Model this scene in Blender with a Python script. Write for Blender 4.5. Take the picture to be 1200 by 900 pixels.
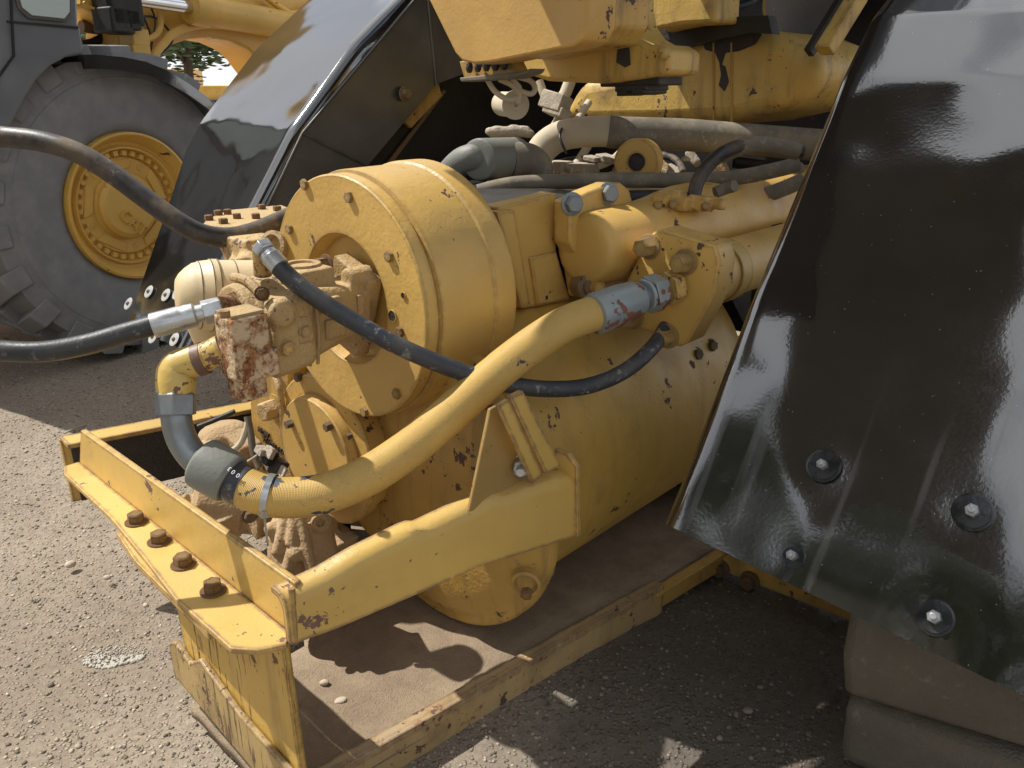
import bpy, bmesh, math, random
import numpy as np
from mathutils import Vector, Matrix
random.seed(7); rng=np.random.default_rng(7)
for o in list(bpy.data.objects): bpy.data.objects.remove(o)
sc=bpy.context.scene; COL=sc.collection
# ------------------------------------------------------------ camera
F=950.0; PITCH=math.atan(350/950); CP,SP=math.cos(PITCH),math.sin(PITCH); H=1.35
cam=bpy.data.cameras.new('camera'); co=bpy.data.objects.new('camera',cam); COL.objects.link(co)
co.location=(0,0,H); co.rotation_euler=(math.pi/2-PITCH,0,0)
cam.sensor_width=36; cam.lens=36*F/1200; cam.clip_start=.05; cam.clip_end=3000
sc.camera=co
# machine frame: l runs back along the machine, t across it, z up
AL=math.atan2(927,950*CP+350*SP)
LD=(math.sin(AL),math.cos(AL)); TD=(-LD[1],LD[0])
SUN_M=Vector((-.24,.54,.80)).normalized()
SUN_W=Vector((SUN_M.x*LD[0]+SUN_M.y*TD[0],SUN_M.x*LD[1]+SUN_M.y*TD[1],SUN_M.z))
# ------------------------------------------------------------ world and sun
w=bpy.data.worlds.new('World'); sc.world=w; w.use_nodes=True
nt=w.node_tree; nt.nodes.clear()
def wn(t): return nt.nodes.new(t)
out=wn('ShaderNodeOutputWorld'); bg=wn('ShaderNodeBackground'); bg.inputs[1].default_value=.062
sky=wn('ShaderNodeTexSky'); sky.sky_type='NISHITA'; sky.sun_disc=False
sky.sun_elevation=math.asin(SUN_W.z); sky.sun_rotation=math.atan2(SUN_W.x,SUN_W.y)
tc=wn('ShaderNodeTexCoord'); sep=wn('ShaderNodeSeparateXYZ'); nt.links.new(tc.outputs['Generated'],sep.inputs[0])
# project the direction on a cloud layer
mx=wn('ShaderNodeMath'); mx.operation='MAXIMUM'; nt.links.new(sep.outputs[2],mx.inputs[0]); mx.inputs[1].default_value=.0
ad=wn('ShaderNodeMath'); ad.operation='ADD'; nt.links.new(mx.outputs[0],ad.inputs[0]); ad.inputs[1].default_value=.18
dv=wn('ShaderNodeVectorMath'); dv.operation='DIVIDE'; nt.links.new(tc.outputs['Generated'],dv.inputs[0])
cb=wn('ShaderNodeCombineXYZ'); 
for i in range(3): nt.links.new(ad.outputs[0],cb.inputs[i])
nt.links.new(cb.outputs[0],dv.inputs[1])
ns=wn('ShaderNodeTexNoise'); ns.inputs['Scale'].default_value=1.25; ns.inputs['Detail'].default_value=7; ns.inputs['Roughness'].default_value=.55
mp=wn('ShaderNodeMapping'); mp.inputs['Location'].default_value=(3.1,1.2,.4); mp.inputs['Scale'].default_value=(1,1,.35)
nt.links.new(dv.outputs[0],mp.inputs[0]); nt.links.new(mp.outputs[0],ns.inputs['Vector'])
rp=wn('ShaderNodeValToRGB'); rp.color_ramp.elements[0].position=.40; rp.color_ramp.elements[1].position=.53
nt.links.new(ns.outputs[0],rp.inputs[0])
mxr=wn('ShaderNodeMix'); mxr.data_type='RGBA'
hz=wn('ShaderNodeMapRange'); hz.inputs['From Min'].default_value=.0; hz.inputs['From Max'].default_value=.22; hz.inputs['To Min'].default_value=.9; hz.inputs['To Max'].default_value=0
nt.links.new(mx.outputs[0],hz.inputs['Value']); mm=wn('ShaderNodeMath'); mm.operation='MAXIMUM'; nt.links.new(hz.outputs[0],mm.inputs[0]); nt.links.new(rp.outputs[0],mm.inputs[1])
ds=wn('ShaderNodeVectorMath'); ds.operation='DOT_PRODUCT'; nt.links.new(tc.outputs['Generated'],ds.inputs[0]); ds.inputs[1].default_value=SUN_W
au=wn('ShaderNodeMapRange'); au.inputs['From Min'].default_value=.62; au.inputs['From Max'].default_value=.97; au.inputs['To Max'].default_value=.9; nt.links.new(ds.outputs['Value'],au.inputs['Value'])
m3=wn('ShaderNodeMath'); m3.operation='MAXIMUM'; nt.links.new(au.outputs[0],m3.inputs[0]); nt.links.new(mm.outputs[0],m3.inputs[1])
nt.links.new(m3.outputs[0],mxr.inputs[0]); nt.links.new(sky.outputs[0],mxr.inputs[6]); mxr.inputs[7].default_value=(13,13.2,13.6,1)
nt.links.new(mxr.outputs[2],bg.inputs[0]); nt.links.new(bg.outputs[0],out.inputs[0])
sl=bpy.data.lights.new('sun','SUN'); sl.energy=4.2; sl.angle=math.radians(.55); sl.color=(1,.96,.90)
so=bpy.data.objects.new('sun',sl); COL.objects.link(so); so.rotation_euler=SUN_W.to_track_quat('Z','Y').to_euler()
so.location=(-3,3,6)
sc.view_settings.view_transform='Standard'; sc.view_settings.look='None'; sc.view_settings.gamma=1; sc.view_settings.exposure=.53
sc.render.resolution_x=1024; sc.render.resolution_y=768
# ------------------------------------------------------------ frames
def ray(u,v):
    x=(u-600)/F; y=-(v-450)/F
    return Vector((x,CP+y*SP,y*CP-SP))
class Frame:
    """a local frame (origin, heading of its x axis) that can place a traced point on one of its planes"""
    def __init__(s,origin,ax):
        s.o=Vector(origin); s.x=Vector((ax[0],ax[1],0)).normalized(); s.y=Vector((-s.x.y,s.x.x,0))
        s.ang=math.atan2(s.x.y,s.x.x)
    def loc(s,w):
        d=Vector(w)-s.o; return Vector((d.dot(s.x),d.dot(s.y),d.z))
    def world(s,p): return s.o+s.x*p[0]+s.y*p[1]+Vector((0,0,p[2]))
    def __call__(s,u,v,l=None,t=None,z=None,d=None):
        r=ray(u,v); c=s.loc((0,0,H)); rl=Vector((r.dot(s.x),r.dot(s.y),r.z))
        if d is None:
            i,k=(0,l) if l is not None else (1,t) if t is not None else (2,z)
            d=(k-c[i])/rl[i]
        return c+rl*d
_r=ray(335,755)*1.35
M=Frame((_r.x,_r.y,0),LD)
# ------------------------------------------------------------ materials
class NT:
    def __init__(s,name):
        s.m=bpy.data.materials.new(name); s.m.use_nodes=True; s.t=s.m.node_tree
        s.b=s.t.nodes['Principled BSDF']; s.tc=s.t.nodes.new('ShaderNodeTexCoord')
    def n(s,ty,ins={},**kw):
        x=s.t.nodes.new(ty)
        for k,v in kw.items(): setattr(x,k,v)
        for k,v in ins.items(): s.set(x.inputs[k],v)
        return x
    def set(s,inp,v):
        if hasattr(v,'is_output'): s.t.links.new(v,inp)
        elif isinstance(v,(tuple,list)) and len(v)==3 and inp.type=='RGBA': inp.default_value=(*v,1)
        else: inp.default_value=v
    def co(s,scale=(1,1,1),loc=(0,0,0),src='Object',rot=(0,0,0)):
        return s.n('ShaderNodeMapping',{'Vector':s.tc.outputs[src],'Scale':scale,'Location':loc,'Rotation':rot}).outputs[0]
    def noise(s,scale,detail=4,rough=.5,vec=None,dist=0):
        return s.n('ShaderNodeTexNoise',{'Scale':scale,'Detail':detail,'Roughness':rough,'Distortion':dist,'Vector':vec or s.tc.outputs['Object']}).outputs[0]
    def ramp(s,x,a,b,lo=0,hi=1):
        return s.n('ShaderNodeMapRange',{'Value':x,'From Min':a,'From Max':b,'To Min':lo,'To Max':hi},interpolation_type='SMOOTHSTEP').outputs[0]
    def mix(s,f,a,b):
        x=s.n('ShaderNodeMix',data_type='RGBA'); s.set(x.inputs[0],f); s.set(x.inputs[6],a); s.set(x.inputs[7],b); return x.outputs[2]
    def math(s,op,a,b=0): return s.n('ShaderNodeMath',{0:a,1:b},operation=op).outputs[0]
    def up(s):
        g=s.n('ShaderNodeNewGeometry'); q=s.n('ShaderNodeSeparateXYZ',{0:g.outputs['Normal']}); return q.outputs[2]
    def edge(s,r=.007):
        bv=s.n('ShaderNodeBevel',{'Radius':r},samples=6); g=s.n('ShaderNodeNewGeometry')
        d=s.n('ShaderNodeVectorMath',{0:bv.outputs[0],1:g.outputs['Normal']},operation='DOT_PRODUCT').outputs['Value']
        return s.math('SUBTRACT',1,d)
    def bump(s,h,dist,strength=1,prev=None):
        b=s.n('ShaderNodeBump',{'Height':h,'Distance':dist,'Strength':strength})
        if prev: s.set(b.inputs['Normal'],prev)
        return b.outputs[0]
YEL=(.57,.357,.094)
def paint(name,base=YEL,chips=.5,chipcol=(.06,.032,.022),edge=.0,dust=.3,dustcol=(.46,.34,.20),grime=.25,grimecol=(.13,.085,.04),
          rough=.42,cast=.0006,cscale=60,rust=0,metal=0,scratch=0,streak=0,chipscale=30,spec=.5):
    s=NT(name); O=s.tc.outputs['Object']
    c=s.mix(s.ramp(s.noise(2.6,3),.3,.7),tuple(x*.86 for x in base),tuple(min(1,x*1.1) for x in base))
    g=s.ramp(s.noise(5,7,.62),.50,.78)
    c=s.mix(s.math('MULTIPLY',g,grime),c,grimecol)
    if streak:
        st=s.ramp(s.noise(7,5,.6,s.co((3.2,3.2,.35))),.5,.72)
        c=s.mix(s.math('MULTIPLY',st,streak),c,grimecol)
    u=s.ramp(s.up(),-.1,.9,.35,1)
    dn=s.ramp(s.noise(8,6,.6,s.co(loc=(5,2,1))),.35,.7,.25,1)
    dm=s.math('MULTIPLY',s.math('MULTIPLY',u,dn),dust)
    c=s.mix(dm,c,dustcol)
    # chips: sparse irregular spots, clustered
    n1=s.noise(chipscale,5,.62,s.co(loc=(1,7,3))); n2=s.noise(7.5,3,.6,s.co(loc=(9,1,4)))
    v=s.math('ADD',n1,s.math('MULTIPLY',s.math('SUBTRACT',n2,.5),.85))
    m=s.ramp(v,.795-.2*chips,.805-.2*chips)
    if chips>0:
        n3=s.noise(chipscale*3.2,3,.5,s.co(loc=(4,4,8)))
        v3=s.math('ADD',n3,s.math('MULTIPLY',s.math('SUBTRACT',n2,.5),.4))
        m=s.math('MAXIMUM',m,s.ramp(v3,.815-.2*chips,.83-.2*chips))
    if edge>0:
        e=s.edge(.016); en=s.noise(34,7,.72)
        em=s.ramp(s.math('ADD',s.math('MULTIPLY',s.math('MINIMUM',e,.12),2.1),s.math('MULTIPLY',s.math('SUBTRACT',en,.5),1.1)),.10,.14)
        em=s.math('MULTIPLY',em,s.ramp(e,.012,.03))
        m=s.math('MAXIMUM',m,s.math('MULTIPLY',em,edge))
    if scratch>0:
        sn=s.noise(30,3,.6,s.co((3.5,3.5,.22),rot=(.5,.1,.1)))
        sm=s.ramp(sn,.575,.61); sm=s.math('MULTIPLY',sm,s.ramp(s.noise(6,2),.36,.5))
        m=s.math('MAXIMUM',m,s.math('MULTIPLY',sm,scratch))
    cc=s.mix(s.noise(50,3),chipcol,tuple(x*2.1 for x in chipcol))
    c=s.mix(m,c,cc)
    if rust>0:
        rn=s.ramp(s.noise(38,9,.75,s.co(loc=(2,2,2))),.60-.14*rust,.70-.12*rust)
        rc=s.mix(s.ramp(s.noise(70,5,.6),.35,.65),(.11,.038,.016),(.38,.17,.06))
        c=s.mix(rn,c,rc); m=s.math('MAXIMUM',m,rn)
    s.set(s.b.inputs['Base Color'],c)
    r=s.math('ADD',s.ramp(s.noise(12,4),.3,.7,rough-.06,rough+.1),s.math('MULTIPLY',s.math('MAXIMUM',dm,m),.3))
    s.set(s.b.inputs['Roughness'],r); s.b.inputs['Metallic'].default_value=metal
    s.b.inputs['Specular IOR Level'].default_value=spec
    h=s.noise(cscale*2.2,3,.5); nb=s.bump(h,cast)
    nb=s.bump(s.noise(cscale*.5,2),cast*1.6,prev=nb)
    nb=s.bump(s.math('SUBTRACT',1,m),.0008,.7,nb)
    s.set(s.b.inputs['Normal'],nb)
    return s.m
def rubber(name,base=(.014,.014,.016),dust=.4,dustcol=(.16,.12,.075),rough=.42,bands=0,scuff=.3,fine=.0004):
    s=NT(name)
    c=s.mix(s.noise(9,4),base,tuple(x*1.7 for x in base))
    u=s.ramp(s.up(),-.6,.8,.4,1)
    dn=s.ramp(s.noise(14,6,.65),.38,.72)
    dm=s.math('MULTIPLY',s.math('MULTIPLY',u,dn),dust); c=s.mix(dm,c,dustcol)
    sc_=s.ramp(s.noise(48,6,.7,s.co((1,1,1),(3,3,3))),.56,.64); sc_=s.math('MULTIPLY',sc_,s.ramp(s.noise(7,2),.42,.62))
    c=s.mix(s.math('MULTIPLY',sc_,scuff),c,(.30,.29,.27))
    s.set(s.b.inputs['Base Color'],c)
    s.set(s.b.inputs['Roughness'],s.math('ADD',s.math('MULTIPLY',dm,.5),rough))
    s.set(s.b.inputs['Normal'],s.bump(s.noise(220,3),fine))
    return s.m
def metal(name,col=(.30,.31,.31),rough=.38,dirt=.35,dirtcol=(.16,.12,.08),metallic=.75,bumpd=.0003):
    s=NT(name)
    c=s.mix(s.noise(6,4),tuple(x*.75 for x in col),col)
    d=s.math('MULTIPLY',s.ramp(s.noise(18,6,.65),.42,.68),dirt); c=s.mix(d,c,dirtcol)
    s.set(s.b.inputs['Base Color'],c); s.set(s.b.inputs['Metallic'],s.math('MULTIPLY',s.math('SUBTRACT',1,d),metallic))
    s.set(s.b.inputs['Roughness'],s.ramp(s.noise(30,4),.3,.7,rough-.06,rough+.12))
    s.set(s.b.inputs['Normal'],s.bump(s.noise(120,3),bumpd))
    return s.m
MY=paint('yellow_paint',chips=.42,grime=.4,dust=.10,edge=.5,cast=.0005)
MYD=paint('yellow_paint_drum',base=(.58,.37,.102),chips=.32,grime=.22,dust=.07,edge=.4,cast=.0009,cscale=55)
MYE=paint('yellow_paint_worn_edges',base=(.58,.375,.092),chips=.40,grime=.22,dust=.22,edge=.95,dustcol=(.50,.38,.20),chipcol=(.10,.055,.04))
MYS=paint('yellow_paint_scratched',base=(.55,.35,.075),chips=.44,grime=.4,dust=.1,edge=1,scratch=1,streak=.35,chipcol=(.09,.045,.02))
MYG=paint('yellow_paint_grimy',base=(.49,.30,.07),chips=.5,grime=1.0,dust=.12,edge=.3,streak=.45,cast=.0012)
MYT=paint('yellow_paint_streaked',base=(.55,.36,.085),chips=.46,grime=.8,dust=.22,edge=.4,streak=.6,cast=.001,dustcol=(.36,.30,.22))
MYC=paint('yellow_paint_clean',base=(.70,.42,.085),chips=.15,grime=.2,dust=.12,edge=.1,rough=.38)
MTK=paint('yellow_paint_tank',base=(.51,.32,.068),chips=.34,grime=.5,dust=.06,cast=.0006,streak=.2)
MP=paint('dusty_tan_casting',base=(.44,.30,.125),chips=.60,chipcol=(.10,.07,.06),grime=.5,grimecol=(.22,.13,.06),dust=.5,dustcol=(.48,.34,.18),cast=.0026,cscale=80,rough=.6,edge=.35,chipscale=85)
MPD=paint('dirt_caked_casting',base=(.36,.24,.12),chips=.1,grime=.7,dust=.8,dustcol=(.45,.33,.195),cast=.0035,cscale=70,rough=.8)
MRU=paint('rusty_cream_casting',base=(.60,.45,.28),chips=.5,chipcol=(.12,.04,.02),grime=.3,dust=.4,cast=.003,cscale=70,rust=1,rough=.7)
MCR=paint('cream_filter_paint',base=(.66,.52,.30),chips=.0,grime=.1,dust=.5,dustcol=(.60,.47,.30),rough=.45,cast=.0003)
MBR=paint('rusty_bolt_paint',base=(.42,.27,.09),chips=.8,chipcol=(.10,.04,.018),grime=.5,dust=.3,rust=.6,cast=.0012,cscale=120,edge=.8,chipscale=70)
MBY=paint('yellow_bolt_paint',base=(.58,.38,.11),chips=.62,chipcol=(.10,.05,.03),grime=.3,dust=.3,cast=.001,cscale=120,edge=.5,chipscale=60)
MBD=paint('dark_bolt',base=(.16,.10,.045),chips=.5,grime=.7,dust=.25,cast=.001,cscale=120,chipscale=60)
MEL=paint('yellow_elbow_paint',base=(.60,.42,.10),chips=.98,chipcol=(.11,.05,.035),grime=.15,dust=.2,rough=.35,edge=.6,chipscale=18)
MST=metal('grey_steel',(.27,.30,.31),.42,.4)
MZN=metal('zinc_fitting',(.52,.54,.55),.32,.25,(.2,.17,.12))
MSL=paint('grey_painted_sleeve',base=(.175,.185,.165),chips=.12,chipcol=(.16,.08,.05),grime=.3,dust=.25,dustcol=(.27,.24,.18),rough=.5)
MBL=paint('blue_grey_fitting',base=(.25,.31,.33),chips=.85,chipcol=(.15,.065,.045),grime=.3,dust=.3,rough=.42,metal=.35,chipscale=9)
MCH=metal('chrome_rod',(.75,.77,.8),.08,.03,metallic=1,bumpd=.00002)
MHB=rubber('black_hose_rubber',(.012,.013,.016),.3,(.10,.09,.075),.36)
MHU=rubber('black_hose_dusty',(.014,.013,.013),.8,(.17,.12,.07),.40)
MHG=rubber('scuffed_hose_rubber',(.022,.026,.032),.45,(.13,.115,.09),.42,scuff=.8)
MHD=rubber('dust_covered_hose',(.10,.088,.066),.9,(.27,.225,.155),.7,scuff=.5,fine=.0008)
MHP=rubber('pale_dusty_hose',(.36,.31,.22),.9,(.50,.43,.31),.75,fine=.0006)
MTY=rubber('tyre_rubber',(.15,.15,.152),.85,(.30,.29,.27),.72,scuff=.1,fine=.001)
MTB=rubber('muddy_tyre_rubber',(.075,.066,.052),.95,(.13,.105,.072),.75,scuff=.25,fine=.004)
MDK=paint('oily_black',base=(.012,.011,.010),chips=0,grime=.3,grimecol=(.03,.024,.018),dust=.2,dustcol=(.09,.075,.055),rough=.5,cast=.001)
MGK=paint('charcoal_grease_and_shade',base=(.028,.024,.026),chips=0,grime=.3,grimecol=(.02,.016,.014),dust=.15,dustcol=(.12,.10,.08),rough=.55,cast=.003)
MSM=paint('dust_covered_steel',base=(.36,.31,.24),chips=.2,grime=.4,dust=.8,dustcol=(.48,.42,.33),rough=.8,cast=.003,cscale=70)
def gloss_black(name,rough=.10,dust=.35,wave=.012,specks=1,drips=1,base=(.012,.011,.010),coat=.6,dc=(.15,.13,.105)):
    s=NT(name)
    d=s.ramp(s.noise(3.2,6,.6),.42,.72); d2=s.ramp(s.noise(260,2,.5),.35,.75,.35,1)
    dm=s.math('MULTIPLY',s.math('MULTIPLY',s.math('ADD',s.math('MULTIPLY',d,.7),.3),d2),dust)
    c=s.mix(dm,base,dc)
    if drips:
        dr=s.ramp(s.noise(9,2,.4,s.co((.12,2.6,.12),(1.7,.3,0),rot=(0,0,0))),.60,.70)
        dr=s.math('MULTIPLY',dr,s.ramp(s.noise(2.3,2),.48,.66)); c=s.mix(s.math('MULTIPLY',dr,.14),c,(.16,.15,.135))
        dm=s.math('MAXIMUM',dm,s.math('MULTIPLY',dr,.3))
    v=s.n('ShaderNodeTexVoronoi',{'Scale':105.,'Vector':s.tc.outputs['Object']},feature='F1')
    sp=s.ramp(v.outputs['Distance'],.09,.055)
    cs=s.n('ShaderNodeSeparateColor',{0:v.outputs['Color']}); sp=s.math('MULTIPLY',sp,s.ramp(cs.outputs[0],.86,.88))
    sp=s.math('MULTIPLY',sp,specks); c=s.mix(sp,c,(.55,.5,.42))
    s.set(s.b.inputs['Base Color'],c)
    s.set(s.b.inputs['Roughness'],s.math('ADD',s.math('MULTIPLY',dm,.9),s.ramp(s.noise(4,4),.3,.7,rough*.7,rough*1.5)))
    s.b.inputs['IOR'].default_value=1.9; s.b.inputs['Coat IOR'].default_value=1.8
    s.b.inputs['Coat Weight'].default_value=coat; s.b.inputs['Coat Roughness'].default_value=rough*.6
    b=s.bump(s.noise(2.1,2,.5),wave); b=s.bump(s.noise(150,2),.00008,prev=b)
    s.set(s.b.inputs['Normal'],b); s.set(s.b.inputs['Coat Normal'],b)
    return s.m
MGB=gloss_black('gloss_black_paint',coat=1,dust=.13,wave=.03,rough=.07)
MGF=gloss_black('gloss_black_paint_far',rough=.05,dust=.08,wave=.02,specks=.6,drips=0,coat=1)
MGR=gloss_black('black_paint_textured',rough=.3,dust=1,wave=.004,drips=0,coat=.2,dc=(.19,.175,.145))
MGC=gloss_black('black_cab_paint',rough=.25,dust=1.0,wave=.004,drips=0,specks=.3,base=(.075,.085,.10),coat=.35,dc=(.19,.19,.185))
def weave():
    s=NT('painted_hose_wrap')
    uv=s.tc.outputs['UV']; q=s.n('ShaderNodeSeparateXYZ',{0:uv})
    a=s.math('SINE',s.math('MULTIPLY',q.outputs[0],2300)); b=s.math('SINE',s.math('MULTIPLY',q.outputs[1],1500))
    h=s.math('ADD',a,s.math('MULTIPLY',b,.22))
    c=s.mix(s.ramp(s.noise(3,3),.3,.7),(.50,.315,.08),(.59,.39,.11))
    c=s.mix(s.math('MULTIPLY',s.ramp(h,-1.3,-.5,1,0),.20),c,(.30,.18,.05))
    c=s.mix(s.math('MULTIPLY',s.ramp(s.noise(7,6,.6),.5,.75),.35),c,(.40,.24,.08))
    n=s.math('ADD',s.noise(24,5,.6,s.co((1,1,1),(3,6,1))),s.math('MULTIPLY',s.math('SUBTRACT',s.noise(6,2,.5,s.co(loc=(1.4,0,0))),.5),.7))
    m=s.ramp(n,.655,.675); c=s.mix(m,c,(.045,.06,.085))
    cr=s.n('ShaderNodeTexVoronoi',{'Scale':6.,'Vector':s.n('ShaderNodeVectorMath',{0:s.tc.outputs['Object'],1:s.n('ShaderNodeTexNoise',{'Scale':14.,'Vector':s.tc.outputs['Object']}).outputs[1]},operation='ADD').outputs[0]},feature='DISTANCE_TO_EDGE').outputs['Distance']
    cm=s.math('MULTIPLY',s.ramp(cr,.012,.004),s.ramp(s.noise(5,2),.45,.6)); c=s.mix(s.math('MULTIPLY',cm,.35),c,(.14,.09,.04))
    s.set(s.b.inputs['Base Color'],c); s.b.inputs['Roughness'].default_value=.5
    nb=s.bump(h,.0003); nb=s.bump(s.math('SUBTRACT',1,m),.0008,.8,nb); s.set(s.b.inputs['Normal'],nb)
    return s.m
MHY=weave()
def plain(name,col,rough=.6,metallic=0,bump=0):
    s=NT(name); c=s.mix(s.noise(12,4),tuple(x*.8 for x in col),col); s.set(s.b.inputs['Base Color'],c)
    s.b.inputs['Roughness'].default_value=rough; s.b.inputs['Metallic'].default_value=metallic
    if bump: s.set(s.b.inputs['Normal'],s.bump(s.noise(60,4),bump))
    return s.m
MWH=plain('white_print',(.8,.8,.78)); MCL=plain('cast_letters_dark',(.05,.03,.018),.7)
MGL=NT('cab_glass'); MGL.b.inputs['Base Color'].default_value=(.50,.58,.55,1); MGL.b.inputs['Roughness'].default_value=.08; MGL=MGL.m
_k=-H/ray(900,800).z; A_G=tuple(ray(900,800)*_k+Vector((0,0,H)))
def ground_mat(name,c1,c2,pan=False):
    s=NT(name); O=s.tc.outputs['Object']
    c=s.mix(s.ramp(s.noise(.9,5,.6),.35,.65),c1,c2)
    c=s.mix(s.ramp(s.noise(60 if not pan else 14,6,.7),.35,.7,0,.55),c,tuple(x*.55 for x in c1))
    v=s.n('ShaderNodeTexVoronoi',{'Scale':95. if not pan else 240.,'Vector':O},feature='F1')
    cs=s.n('ShaderNodeSeparateColor',{0:v.outputs['Color']})
    vm=s.ramp(v.outputs['Distance'],.55,.2); st=s.math('MULTIPLY',vm,s.ramp(cs.outputs[0],.35,.5))
    c=s.mix(s.math('MULTIPLY',st,.6 if not pan else .3),c,s.mix(cs.outputs[1],tuple(x*.7 for x in c2),tuple(min(.6,x*1.35) for x in c2)))
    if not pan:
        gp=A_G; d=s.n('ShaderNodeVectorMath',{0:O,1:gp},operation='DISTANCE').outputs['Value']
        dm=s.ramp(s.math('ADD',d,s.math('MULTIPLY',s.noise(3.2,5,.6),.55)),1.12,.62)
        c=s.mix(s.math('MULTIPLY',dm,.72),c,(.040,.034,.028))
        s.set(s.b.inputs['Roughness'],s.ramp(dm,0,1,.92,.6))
    else: s.b.inputs['Roughness'].default_value=.92
    s.set(s.b.inputs['Base Color'],c)
    nb=s.bump(s.noise(9 if not pan else 5,6,.6),.012 if not pan else .006); nb=s.bump(s.math('MULTIPLY',st,1),.004 if not pan else .0012,prev=nb); nb=s.bump(s.noise(180,4,.7),.002 if not pan else .0008,prev=nb)
    s.set(s.b.inputs['Normal'],nb)
    return s.m
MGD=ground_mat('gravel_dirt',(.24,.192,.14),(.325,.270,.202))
MPN=ground_mat('dried_mud_on_pan',(.25,.185,.12),(.36,.28,.19),True)
def pebble_mat():
    s=NT('pebbles'); a=s.n('ShaderNodeAttribute',attribute_name='tint')
    c=s.mix(a.outputs['Fac'],(.12,.098,.072),(.50,.42,.32))
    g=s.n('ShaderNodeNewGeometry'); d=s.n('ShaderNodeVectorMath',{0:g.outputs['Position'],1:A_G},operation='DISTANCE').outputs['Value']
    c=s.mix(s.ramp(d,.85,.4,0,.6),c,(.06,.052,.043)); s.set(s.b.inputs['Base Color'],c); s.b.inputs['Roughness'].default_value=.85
    s.set(s.b.inputs['Normal'],s.bump(s.noise(300,2),.0006)); return s.m
MPE=pebble_mat()
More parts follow.
